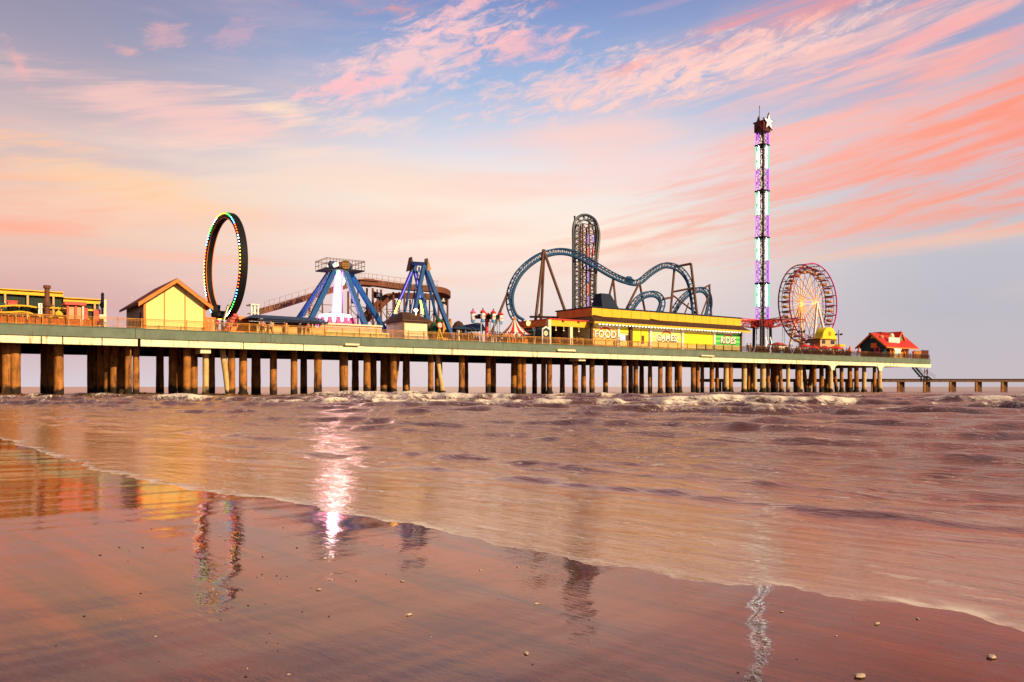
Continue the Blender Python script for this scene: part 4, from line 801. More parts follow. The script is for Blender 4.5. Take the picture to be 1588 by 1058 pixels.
def balloon_tower():
    w = 3.4; t = thing('carousel_tower', 'red column ride with hanging cars between the dark blue canopy and striped tent', 'ride', G(755, w)); s = S(755, w)
    zt = Z(755, 485.5, w)
    b = MB(); b.cyl((s, w, DECK), (s, w, zt-1.2), .26, n=14); b.build('column', RED, t, smooth=True)
    b = MB(); b.lathe((s, w, zt-1.3), [(.3, 0), (.42, .1), (.42, 1.2), (.38, 1.3)], 16); b.build('drum', RED, t)
    b = MB(); b.lathe((s, w, DECK), [(.42, 0), (.42, .2), (.27, .25)], 14); b.build('base', WHITE, t)
    zc = Z(755, 492.5, w); rr = 1.9
    for k in range(6):
        a = 2*math.pi*k/6+.35; x, y = s+rr*math.cos(a), w+rr*.9*math.sin(a)
        b = MB(); b.bar((s, w, zc), (x, y, zc+.1), .32, .5); b.build('arm', DARK, t)
    for px, y in ((733.5, 3.6), (748.8, 2.2), (765, 2.2), (776.5, 3.8)):
        x = S(px, y); b = MB(); b.lathe((x, y, zc-.85), [(.12, 0), (.26, .1), (.3, .45)], 12); c = b.build('car_bucket', SKYB, t)
        b = MB(); b.lathe((x, y, zc-.4), [(.28, 0), (.34, .2), (.34, .75), (.3, .85)], 12); b.build('car_body', WHITE, c); b = MB(); b.lathe((x, y-.34, zc-.1), [(.02, 0), (.1, .06), (.1, .16), (.02, .22)], 8); b.build('red_dot', RED, c)
        b = MB(); b.lathe((x, y, zc+.46), [(.36, 0), (.42, .12), (.2, .4), (.05, .48)], 12); b.build('car_cap', PINK if px < 740 else RED, c)
        b = MB(); b.lathe((x, y, zc+.94), [(.06, 0), (.1, .1), (.03, .25)], 8); b.build('finial', DARK, c)
    for px in (746, 760.5, 767, 771.5, 775): b = MB(); x = S(px, 3.5); b.cyl((x, 3.5, DECK), (x, 3.5, zc-.5), .09, n=8); b.build('guide_tube', mat('pale_blue_tube', (.35,.45,.6), .4), t)
balloon_tower()
def tent():
    w = 3.0; t = thing('striped_tent', 'red and white striped pointed tent left of the food terrace', 'tent', G(799, w+2)); s = S(797, w+2); ze = Z(799, 518, w); zt = Z(797, 495.5, w+2); r = S(821, w)-S(799, w); c = (S(799, w+2), w+2.2)
    n = 20; vs = []; fs = []; mi = []
    prof = [(1.0, 0), (.62, .25), (.32, .58), (.10, .96)]
    b = MB()
    for k in range(n):
        q = []
        for kk in (k, k+1):
            a = 2*math.pi*kk/n
            q.append([(c[0]+r*f*math.cos(a), c[1]+r*f*math.sin(a), ze+(zt-ze)*h_) for f, h_ in prof])
        for j in range(len(prof)-1): b.add([q[0][j], q[1][j], q[1][j+1], q[0][j+1]], [(0, 1, 2, 3)], k % 2)
    b.build('canopy', [RED, WHITE], t)
    b = MB(); b.lathe((c[0], c[1], ze-.22), [(r*.99, 0), (r*1.01, .21)], n); b.build('valance', NAVY, t)
    b = MB(); b.lathe((c[0], c[1], zt-.15), [(.22, 0), (.3, .1), (.12, .4), (.02, .7)], 10); b.build('finial', ORANGE, t)
    for k in range(6): a = 2*math.pi*(k+.5)/6; b = MB(); x, y = c[0]+r*.93*math.cos(a), c[1]+r*.93*math.sin(a); b.cyl((x, y, DECK), (x, y, ze-.2), .07); b.build('post', CREAM, t)
    b = MB(); b.lathe((c[0], c[1], DECK), [(r*.8, 0), (r*.8, 1.0)], 16); b.build('counter', ORANGE, t)
tent()
# ------------------------------------------------------------------ blue steel coaster
def c5(pts): return [(770+x*.2836, 320+y*.2836) for x, y in pts]
def c6(pts): return [(930+x*.2268, 380+y*.2268) for x, y in pts]
def coaster():
    t = thing('steel_coaster', 'blue steel roller coaster with a big round loop, two hills and a lattice tower', 'roller coaster', G(900, 20))
    def track(name, pts, closed=False, n=10, g=.46, side=1, ties=0.9, m=None):
        C = spline(pts, n); b = MB(); k = len(C); T = []; Nn = []
        for i in range(k): T.append((C[min(i+1, k-1)]-C[max(i-1, 0)]).normalized())
        up = [Vector((-q.z, 0, q.x)).normalized()*side for q in T]; sd = [T[i].cross(up[i]).normalized() for i in range(k)]
        sp = [C[i]-up[i]*.62 for i in range(k)]
        b.tube(sp, .26, 8)
        for o in (-g, g): b.tube([C[i]+sd[i]*o+up[i]*.25 for i in range(k)], .13, 6)
        acc = 0
        for i in range(1, k):
            acc += (C[i]-C[i-1]).length
            if acc > ties:
                acc = 0
                for o in (-g, g): b.bar(sp[i], C[i]+sd[i]*o+up[i]*.25, .11)
                b.bar(C[i]-sd[i]*g+up[i]*.25, C[i]+sd[i]*g+up[i]*.25, .1)
                j = min(i+3, k-1); b.bar(sp[i], C[j]+sd[j]*g+up[j]*.25, .08)
        b.build(name, m or TRACKB, t, smooth=True); return C
    W0 = 20
    main = c5([(140,640),(100,612),(76,560),(70,500),(82,440),(118,368),(178,306),(250,262),(325,242),(395,247),(460,272),(540,318),(620,366),(690,398),(735,408)])+c6([(190,243),(240,252),(285,236),(340,190),(400,150),(450,132),(515,145),(568,182),(607,240),(627,310),(640,390),(650,470),(655,520)])
    wv = np.interp(np.arange(len(main)), [0, 4, 9, 14, 20, 27], [15, 17, 20, 24, 24, 20])
    track('track', [Q(x, y, w) for (x, y), w in zip(main, wv)], n=12)
    inn = c6([(195,470),(215,432),(258,370),(310,335),(365,328),(408,350),(428,395),(415,450),(395,490)])
    track('track', [Q(x, y, 17) for x, y in inn])
    out_ = c6([(490,480),(515,432),(550,380),(600,330),(655,303),(705,303),(742,340),(752,400),(742,460),(725,510)])
    track('track', [Q(x, y, 25) for x, y in out_])
    tw = 24.0
    tower = [(893.2,560),(893.2,500),(893.2,440),(893.2,380),(893.2,356),(896,345),(903,339.5),(912,339.5),(920,345),(924.5,358),(925,372),(922.5,395),(920.5,420),(919.5,450),(920,475),(920,500)]
    track('track', [Q(x, y, tw-2.2 if i < 8 else tw-1.2) for i, (x, y) in enumerate(tower)], n=10, side=-1, ties=1.1, m=mat('dark_track_paint', (.03,.035,.05), .4))
    zt = Z(905, 345, tw); sA, sB = S(896.5, tw), S(916.5, tw); sM = (sA+sB)/2
    for s in (sA, sM, sB):
        for w in (tw-1.3, tw+1.3): b = MB(); b.box((s-.13, w-.13, DECK), (s+.13, w+.13, zt-(0 if s == sM else .6))); b.build('tower_column', BROWN, t)
    b = MB(); z = DECK; k = 0; dz = 1.75
    while z < zt-.8:
        z2 = min(z+dz, zt-.6)
        for w in (tw-1.3, tw+1.3):
            b.bar((sA, w, z2), (sB, w, z2), .2 if k % 3 == 2 else .12)
            for a, c in ((sA, sM), (sM, sB)):
                b.bar((a, w, z), (c, w, z2), .09); b.bar((c, w, z), (a, w, z2), .09)
        for s in (sA, sB): b.bar((s, tw-1.3, z2), (s, tw+1.3, z2), .12); b.bar((s, tw-1.3, z), (s, tw+1.3, z2), .09)
        z = z2; k += 1
    b.build('tower_bracing', BROWN, t)
    for i in range(9):
        z0 = DECK+2+(zt-DECK-4)*i/9; z1 = DECK+2+(zt-DECK-4)*(i+.8)/9
        b = MB(); b.box((sM-.45, tw-1.52, z0), (sM-.33, tw-1.46, z1)); b.build('light_strip', (EBL2 if i % 3 != 1 else ERD2), t)
        b = MB(); b.box((sM+.9, tw-1.52, z0+.5), (sM+1.0, tw-1.46, z1)); b.build('light_strip', (ERD2 if i % 2 else EBL2), t)
    b = MB(); p = Q(893, 341, tw-2); b.cyl((p[0]-.3, p[1], zt-.5), (p[0]-.3, p[1], Z(893, 338, tw-2)), .12); b.lathe((p[0]-.3, p[1], Z(893, 338, tw-2)), [(.1, 0), (.22, .1), (.1, .35)], 8); b.build('beacon', DARK, t)
    # brown supports
    def sup(x0, y0, w0, x1, y1, w1, r=.24, to_deck=True):
        a = Vector(Q(x0, y0, w0)); c = Vector(Q(x1, y1, w1))
        if to_deck: c = a+(c-a)*((DECK-a.z)/(c.z-a.z))
        b = MB(); b.tube([a, c], [r, r*1.1], 8); b.build('support_column', BROWN, t, smooth=True)
    sup(843,389,18.2,831,492,17); sup(844,389,18.4,839,492,20); sup(844,391,18.2,874,476,14)
    sup(787,455,17,772,492,16.5,.22); sup(788,456,17,793,475,17.2,.2,False)
    sup(843,387,18.3,843,395,18.3,.3,False)
    sup(951,433,23,945,458,23,.2); sup(951,433,23,954,462,22,.2)
    sup(991,440,24,972,478,22,.24); sup(992,440,24,1000,482,26,.22)
    sup(1046,414,24,1040,484,23,.24); sup(1071.5,409,21,1081,488,20,.26); sup(1046,414,24,1072,409,21,.24,False)
    sup(1043,453,23.5,1078,446,20.5,.2,False); sup(1042,457,23.5,1081,487,20.5,.18,False); sup(1043,461,23.5,1028,464,17.5,.2,False)
    sup(1100,442,25,1103,488,25,.22); sup(1091,447,25,1101,442,25,.2,False); sup(1101,452,25,1088,488,23,.16); sup(1068,470,24,1062,486,24,.14)
    b = MB(); b.bar(Q(822, 491.5, 17), Q(866, 492.5, 12), .35); b.lathe(Q(838, 492, 16), [(.3, 0), (.45, .15), (.3, .6)], 8); b.build('support_beam', BROWN, t)
coaster()

# ------------------------------------------------------------------ food terrace and the long yellow arcade
def terrace():
    w = 2.2; t = thing('food_terrace', 'open fronted food terrace with an orange yellow band left of the yellow arcade', 'restaurant', G(880, w)); D = inward(852, w, 801)-w
    s0, s1 = S(852, w), S(916, w); z1 = Z(885, 497.5, w); z0 = Z(885, 507, w)
    b = MB(); b.box((s0, w, z0), (s1, w+.3, z1)); b.build('front_band', YEL, t)
    b = MB(); b.box((s0, w+.303, z0), (s0+.3, w+D, z1)); b.build('side_band', ORANGE, t)  # darker orange stands in for the yellow band's shaded side
    b = MB(); b.box((s0-.15, w-.15, z1+.003), (s1, w+D+.15, z1+.16)); b.build('roof_edge', RED, t)
    b = MB(); b.box((s0+.3, w+.31, z1-.4), (s1, w+D, z1)); b.build('ceiling', BROWN, t)
    for px in (852, 885.5, 916.5): b = MB(); s = S(px, w); b.box((s-.26, w-.1, DECK), (s+.26, w+.35, z1-.01 if px == 852 else z0-.004)); b.build('column', CREAM, t)
    for k in (.5, 1.0): b = MB(); b.box((s0-.02, w+D*k-.4, DECK), (s0+.3, w+D*k, z0-.003)); b.build('column', CREAM, t)
    b = MB(); b.box((s0+.5, w+7, DECK), (s1, w+7.2, z1-.4)); b.build('back_wall', mat('terrace_back_wall', (.40,.20,.09), .7, var=.35), t)
    b = MB(); b.box((S(905, w+3), w+3, DECK), (s1-.003, w+3.2, z0)); b.build('side_screen', mat('peach_screen', (.75,.42,.16), .7, var=.15), t)
    b = MB(); b.box((s0+2, w+4.5, DECK), (s0+7, w+5.5, DECK+1.1)); b.build('bar_counter', BROWN, t)
    b = MB(); b.box((s0+2.5, w+6.7, DECK+1.3), (s0+6.5, w+6.98, DECK+2.6)); b.build('menu_board', DARK, t)
    for px in (873, 897): b = MB(); p = Q(px, 498, w); b.lathe((p[0], w-.16, z1-.3), [(.03, 0), (.2, .15), (.2, .35), (.05, .5)], 8); b.build('red_lamp', RED, t)
    for i in range(5): b = MB(); x = s0+1.0+(s1-s0-2)*i/4; b.cyl((x, w+1.6, z1-.4), (x, w+1.6, z0-.3), .02, n=5); b.lathe((x, w+1.6, z0-.55), [(.03, 0), (.09, .08), (.03, .18)], 8); b.build('hanging_bulb', emit('cafe_bulb_glow', (1,.6,.25), 2.5), t)
    s = S(838, w+D); 
    b = MB(); zz_ = Z(806, 502.5, w+D*.85); b.cyl((s0-.12, w+D*.82, zz_), (s0-.003, w+D*.82, zz_), .45, n=14); b.build('round_emblem', RED, t)
    b = MB(); b.cyl((s0-.12, w+D*.62, zz_+.05), (s0-.003, w+D*.62, zz_+.05), .4, n=14); b.build('round_emblem', EYEL, t)
terrace()
t = thing('cafe_table', 'small dark cafe table near the left columns of the food terrace', 'table', G(866, 3.6), 'cafe tables on the food terrace')
p = G(866, 3.6); b = MB(); b.lathe((p[0], 3.6, DECK+.72), [(.5, 0), (.5, .05)], 12); b.build('table_top', BROWN, t); b = MB(); b.lathe((p[0], 3.6, DECK), [(.28, 0), (.28, .04), (.05, .08), (.05, .718)], 8); b.build('pedestal', DARK, t)
cafe = t; t['label'] = 'small round dark table on the open food terrace'
for px, w in ((875,4.6),(881,3.4),(892,3.8),(900,4.2),(907,3.3),(896,5.6)):
    c = copy_tree(cafe); q = wxy(S(px, w), w); c.location = (q.x, q.y, DECK)
def blue_hut():
    w = 1.2; t = thing('blue_ticket_hut', 'small teal hut with a white framed gable and a pale disc beside the food terrace', 'hut', G(846, w)); s0, s1 = S(840.5, w), S(852, w); zm = Z(846, 511, w); zt = Z(846, 507, w); sm_ = (s0+s1)/2
    b = MB(); b.prism([(s0, DECK), (s1, DECK), (s1, zm), (sm_, zt), (s0, zm)], w, w+1.6); b.build('wall', TEAL, t)
    for a, c in (((s0, zm), (sm_, zt)), ((sm_, zt), (s1, zm)), ((s0, DECK+.1), (s0, zm)), ((s1, DECK+.1), (s1, zm))): b = MB(); b.bar((a[0], w-.06, a[1]), (c[0], w-.06, c[1]), .13, .2); b.build('white_trim', WHITE, t)
    p = Q(846.3, 517, w); b = MB(); b.cyl((p[0], w-.05, p[2]), (p[0], w-.003, p[2]), .36, n=16); b.build('disc_sign', CREAM, t); b = MB(); b.cyl((p[0], w-.08, p[2]), (p[0], w-.053, p[2]), .14, n=10); b.build('disc_mark', ORANGE, t)
    b = MB(); b.box((S(824, w+2), w+2, DECK), (s0-.05, w+4, zm-.2)); b.build('booth_wall', TEAL, t)
    b = MB(); b.box((S(823, w+2), w+1.5, zm-.2), (s0-.02, w+4.2, zm+.05)); b.build('booth_roof', mat('slate_blue_roof', (.05,.09,.14), .6), t)
    b = MB(); b.box((S(829, w+2), w+1.94, DECK+.1), (S(833.5, w+2), w+1.997, DECK+1.9)); b.build('door', CREAM, t)
blue_hut()
def arcade():
    w = 1.7; t = thing('yellow_arcade', 'long yellow arcade with painted FOOD, GAMES and RIDES panels under a brown awning', 'arcade building', G(1030, w))
    s0, s1 = S(919, w), S(1149, w); ze = Z(1030, 508, w)
    ze = (Z(919, 498, w)+Z(1149, 515, w))/2; zp0 = (Z(918, 490.5, w+1.8)+Z(1149, 505, w+1.8))/2; zp1 = (Z(918, 477, w+1.8)+Z(1149, 494.5, w+1.8))/2
    D = inward(918, w+1.8, 864)-1.8
    b = MB(); b.box((s0, w+.2, DECK), (s1, w+10, ze-.13)); b.build('wall', mat('arcade_wall_cream', (.80,.66,.30), .6, var=.08), t)
    # parapet of square panels
    n = 17; a0, a1 = S(918, w+1.8), S(1149.5, w+1.8); D2 = inward(918, w+1.8, 864)-(w+1.8)
    b = MB()
    for i in range(n): b.box((a0+(a1-a0)*i/n+.03, w+1.8, zp0+.003), (a0+(a1-a0)*(i+1)/n-.03, w+2.0, zp1)); 
    b.build('parapet', YEL, t)
    b = MB()
    for i in range(4): b.box((a0, w+2.0+D2*i/4+.03, zp0+.003), (a0+.2, w+2.0+D2*(i+1)/4-.03, zp1))
    b.build('parapet', ORANGE, t)  # orange in place of yellow paints the shade on this side return
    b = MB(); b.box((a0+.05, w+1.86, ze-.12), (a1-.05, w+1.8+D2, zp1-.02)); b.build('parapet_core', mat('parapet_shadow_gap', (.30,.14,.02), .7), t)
    b = MB(); b.box((a0-.1, w+1.7, zp1+.003), (a1+.1, w+2.2+D2, zp1+.2)); b.build('parapet_cap', NAVY, t)
    # awning roof: front slope and left return
    o = 1.3; e1 = s1+1.2; b = MB()
    b.add([(a0-2.2, w-o, ze), (e1, w-o, ze), (a1-.2, w+1.8, zp0), (a0, w+1.8, zp0), (a0-2.2, w+D2*.9, ze), (a0, w+D2*.9+1, zp0), (e1, w+5, ze), (a1-.2, w+6, zp0)], [(0,1,2,3),(0,3,5,4),(1,6,7,2)]); b.build('awning_roof', SHINGLE, t)
    for px in (942, 1030): b = MB(); b.bar((S(px, w)-1.4, w+1.7, zp0+.1), (S(px, w)+.8, w-.6, ze+.55), .22, .16); b.build('awning_ridge', BROWN, t)
    b = MB(); b.box((a0-2.2, w-o-.05, ze-.32), (e1, w-o+.06, ze-.004)); b.build('eave_fascia', YEL, t)
    b = MB(); b.box((a0-2.1, w-o+.065, ze-.12), (e1-.05, w+.19, ze-.03)); b.build('soffit', mat('soffit_cream', (.7,.45,.15), .7), t)
    # hipped navy roof on top
    zt = Z(935, 456.5, w+9); zb = zp1+.2; wA = w+7
    b = MB(); b.frustum((S(935, wA), wA), (S(966, wA), wA+3.4), zp1-.2, (S(937, wA)+.2, wA+1.0), (S(953, wA), wA+2.6), zt); b.build('hip_roof', NAVY, t)
    # wall panels between pale columns
    def panel(x0, x1, ytop, ybot, m, name, d=.14, label=None, par=None):
        zt_, zb_ = Z((x0+x1)/2, ytop, w), max(DECK+.02, Z((x0+x1)/2, ybot, w)); b = MB(); b.box((S(x0, w), w+.2-d, zb_), (S(x1, w), w+.197, zt_)); return b.build(name, m, par or t, label=label)
    zl = DECK+1.3
    FOODM = checks('food_mural', (.80,.30,.03), (.80,.58,.16), 2.2, 2.2)
    GAMEM = checks('games_mural', (.74,.74,.10), (.80,.76,.38), .45, .36, 'Z')
    RIDEM = checks('rides_mural', (.03,.42,.07), (.20,.62,.12), .45, .40, 'Z')
    YP = mat('bright_yellow_panel', (.80,.68,.03), .5, var=.08, ribs=2.2, rib_axis='Z')
    f = panel(920.5, 957, 508, 528, FOODM, 'sign_panel', label='orange and yellow chequered FOOD panel')
    z = Z(939, 519, w); x = S(938.8, w)
    lettering('FOOD', 1.5, (x+.13, w+.03, z-.12), f, mat('letter_shadow', (.16,.015,.02), .6), name='letter_shadow'); lettering('FOOD', 1.5, (x, w-.03, z), f, WHITE)
    g = panel(1012, 1056, 511.5, 530.5, GAMEM, 'sign_panel', label='pale lime striped GAMES panel'); z = Z(1034, 524.5, w); x = S(1033.5, w)
    lettering('GAMES', 1.45, (x+.13, w+.03, z-.12), g, mat('letter_shadow', (.16,.015,.02)), name='letter_shadow'); lettering('GAMES', 1.45, (x, w-.03, z), g, WHITE)
    h = panel(1109, 1148, 518, 535.5, RIDEM, 'sign_panel', label='green striped RIDES panel'); z = Z(1129, 528.5, w); x = S(1129, w)
    lettering('RIDES', 1.5, (x+.13, w+.03, z-.12), h, mat('letter_shadow', (.16,.015,.02)), name='letter_shadow'); lettering('RIDES', 1.5, (x, w-.03, z), h, WHITE)
    for px, py, par in ((939.5, 510.2, f), (1034, 516.3, g), (1129.5, 521, h)):      # small red and white crest over the words
        p = Q(px, py, w); b = MB(); vs = [(p[0]+1.05*math.cos(a), w+.02, p[2]-.28+.55*math.sin(a)) for a in np.linspace(0, math.pi, 9)]+[(p[0]+.8*math.cos(a), w+.02, p[2]-.28+.22*math.sin(a)) for a in np.linspace(math.pi, 0, 9)]
        b.prism([(q[0], q[2]+.1) for q in vs][::-1], w-.01, w+.055); b.build('crest', RED, par)
        b = MB(); b.prism([(q[0], q[2]+.3) for q in vs][::-1], w+.0, w+.056); b.build('crest', WHITE, par)
    panel(920.5, 957, 529, 541, mat('mural_base', (.80,.52,.18), .6, var=.1), 'base_panel')
    panel(961.5, 975, 508, 516, YP, 'wall_panel'); b_ = panel(959.5, 970, 519.5, 528.5, emit('lit_white_sign', (1,.95,.85), .9), 'lit_sign', d=.2); panel(970.5, 975, 520, 527.5, BROWN, 'menu_frame', d=.2); panel(961.5, 975, 530, 541, PALE, 'base_panel')
    panel(976, 980, 506, 545, BROWN, 'brown_column', d=.4)
    panel(981, 993.5, 510, 530, YP, 'wall_panel'); panel(981, 993.5, 531, 545, PALE, 'base_panel')
    panel(995, 1005.5, 510.5, 531, YP, 'wall_panel'); panel(995.5, 999, 520.5, 533, BROWN, 'menu_frame', d=.2); panel(995, 1005.5, 533.5, 545, PALE, 'base_panel')
    panel(1060.5, 1106, 516, 535, YP, 'wall_panel', label='wide plain bright yellow panel'); panel(1060.5, 1106, 536, 549, PALE, 'base_panel')
    panel(1012, 1056, 532, 546, PALE, 'base_panel'); panel(1109, 1148, 536.5, 551, PALE, 'base_panel')
    for px in (959, 1009, 1058.3, 1107.5): b = MB(); s = S(px, w); b.box((s-.22, w-.12, DECK), (s+.22, w+.198, ze-.13)); b.build('column', WHITE, t)
    for px in (917.5, 1149): b = MB(); s = S(px, w); b.box((s-.16, w-.16, DECK), (s+.16, w+.198, ze-.13)); b.build('column', BROWN, t)
    for i in range(48): b = MB(); x = s0+1+(s1-s0-2)*i/47; b.lathe((x, w-.55, ze-.42), [(.05, 0), (.17, .1), (.15, .22), (.03, .28)], 8); b.build('eave_bulb', emit('eave_bulb_glow', (1,.9,.68), 2.2), t)
arcade()

# ------------------------------------------------------------------ lit swing tower
def tower():
    w = 18.0; t = thing('swing_tower', 'very tall lattice swing tower lit purple and green, pale star on top', 'tower ride', G(1182, w)); cx, cw = S(1182, w), w
    z = lambda y: Z(1182, y, w)
    hw = 0.84; cols = [(cx-hw, cw-hw), (cx+hw, cw-hw), (cx+hw, cw+hw), (cx-hw, cw+hw)]
    z0, z1 = z(499), z(206)
    for x, y in cols: b = MB(); b.cyl((x, y, DECK+1.2), (x, y, z1), .11, n=8); b.build('corner_post', mat('pale_tower_steel', (.45,.45,.5), .4, .3), t)
    b = MB(); b.box((cx-hw-.2, cw-hw-.2, z0), (cx-hw+.1, cw-hw+.1, z1)); b.build('guide_rail', DARK, t)
    b = MB(); k = 0; n = 34
    for i in range(n):
        za = z0+(z1-z0)*i/n; zb = z0+(z1-z0)*(i+1)/n
        for j in range(4):
            p, q = cols[j], cols[(j+1) % 4]; a, c = (p, q) if i % 2 else (q, p)
            b.bar((*a, za), (*c, zb), .12)
    b.build('lattice', mat('grey_lattice_steel', (.25,.22,.24), .5), t)
    ys = [498, 476, 440, 404, 369, 334, 297, 262, 226, 207]
    for i in range(len(ys)-1):
        m = EPUR2 if i % 2 == 0 else EGRN2
        za, zb = z(ys[i])+.05, z(ys[i+1])-.05
        for x, y, inner in ((cx+hw+.02, cw-hw-.12, 0), (cx+hw*.25, cw-hw-.1, 1), (cx-hw-.12, cw+hw+.02, 0), (cx-hw-.1, cw+hw*.25, 1)):
            b = MB(); b.cyl((x, y, za), (x, y, zb), .06 if inner else .11, n=6); b.build('light_tube', m if not (inner and i % 2 == 1) else EWH2, t)  # white inner tubes are added to feed the bright streak on the water
    for y in (440, 369, 297, 226):
        b = MB(); zz_ = z(y)
        for j in range(4): p, q = cols[j], cols[(j+1) % 4]; b.bar((*p, zz_), (*q, zz_), .3)
        b.box((cx-hw-.3, cw-hw-.3, zz_-.16), (cx+hw+.25, cw+hw+.25, zz_+.16)); b.build('collar', DARK, t)
    def star(c, R_, r_, th_, rot=0, yaw=0):
        pts = [((R_ if i % 2 == 0 else r_)*math.sin(math.pi*i/5+rot), (R_ if i % 2 == 0 else r_)*math.cos(math.pi*i/5+rot)) for i in range(10)]
        return pts
    zc = z(193); b = MB(); b.box((cx-1.28, cw-1.28, z(206)), (cx+1.1, cw+1.1, z(190))); b.build('top_box', mat('maroon_steel', (.10,.012,.015), .5), t)
    b = MB(); P = [(cx+.25+x, z(192)+y) for x, y in star(0, 2.0, .8, 0)]; b.prism(P, cw-1.55, cw-1.3); st = b.build('star', mat('dark_maroon_edge', (.12,.015,.015), .5), t)
    b = MB(); P = [(cx+.25+x, z(192)+y) for x, y in star(0, 1.62, .64, 0)]; b.prism(P, cw-1.63, cw-1.553); b.build('star_face', emit('star_face_glow', (1,.92,.7), 1.1), st)
    b = MB(); Pv = star(0, 1.6, .65, 0); b.prism_s([(cw-.1+x, z(194)+y) for x, y in Pv], cx-1.5, cx-1.3); b.build('star', mat('dark_maroon_edge', (.12,.015,.015)), t)
    b = MB(); b.cyl((cx-.9, cw, z(198)), (cx-.9, cw, z(167)), .06, n=6); b.lathe((cx-.9, cw, z(168)), [(.05, 0), (.12, .1), (.05, .3)], 6); b.build('antenna', DARK, t)
    # swing carriage: ring of red truss arms with chains and seats
    za, zb = z(497), z(507); ra = (S(1230, w)-S(1150, w))/2
    b = MB(); b.box((cx-1.7, cw-1.7, zb), (cx+1.7, cw+1.7, za)); b.build('carriage', mat('dark_red_carriage', (.25,.02,.02), .5), t)
    for k in range(12):
        a = 2*math.pi*k/12+.1; d = Vector((math.cos(a), math.sin(a), 0)); c0 = Vector((cx, cw, 0)); b = MB()
        p0, p1 = c0+d*1.6+Vector((0, 0, za)), c0+d*ra+Vector((0, 0, za)); q0, q1 = c0+d*1.6+Vector((0, 0, zb-.3)), c0+d*ra+Vector((0, 0, za-.35))
        b.bar(p0, p1, .16); b.bar(q0, q1, .13)
        for j in range(6): f0, f1 = j/6, (j+1)/6; u0, l0, u1, l1 = p0.lerp(p1, f0), q0.lerp(q1, f0), p0.lerp(p1, f1), q0.lerp(q1, f1); b.bar(u0 if j % 2 else l0, l1 if j % 2 else u1, .08)
        arm = b.build('swing_arm', RED, t)
        b = MB(); e = c0+d*(ra-.15); zs = DECK+1.2
        for o in (-.22, .22): x = Vector((-d.y, d.x, 0))*o; b.bar(e+x+Vector((0, 0, za)), e+x+Vector((0, 0, zs)), .035)
        b.build('chain', mat('chain_steel', (.3,.28,.28), .5), arm)
        b = MB(); b.box((e.x-.45, e.y-.25, zs-.1), (e.x+.45, e.y+.25, zs)); b.box((e.x-.45, e.y+.2, zs), (e.x+.45, e.y+.26, zs+.6)); b.build('swing_seat', DARK, arm)
    for x, y in ((-1, -1), (1, -1), (1, 1), (-1, 1)):
        b = MB(); b.tube([(cx+x*1.2, cw+y*1.2, zb), (cx+x*1.25, cw+y*1.25, DECK+2.5), (cx+x*2.1, cw+y*2.1, DECK)], [.3, .3, .36], 8); b.build('base_leg', DARK, t)
    for x in (-.75, .75):
        b = MB(); pts = [(cx+x+.22*math.sin(i*1.1), cw-1.7, DECK+.4+i*.42) for i in range(11)]; b.tube(pts, .08, 6); b.build('wavy_tube', emit('warm_tube_glow', (1,.85,.6), 1.4), t)
tower()

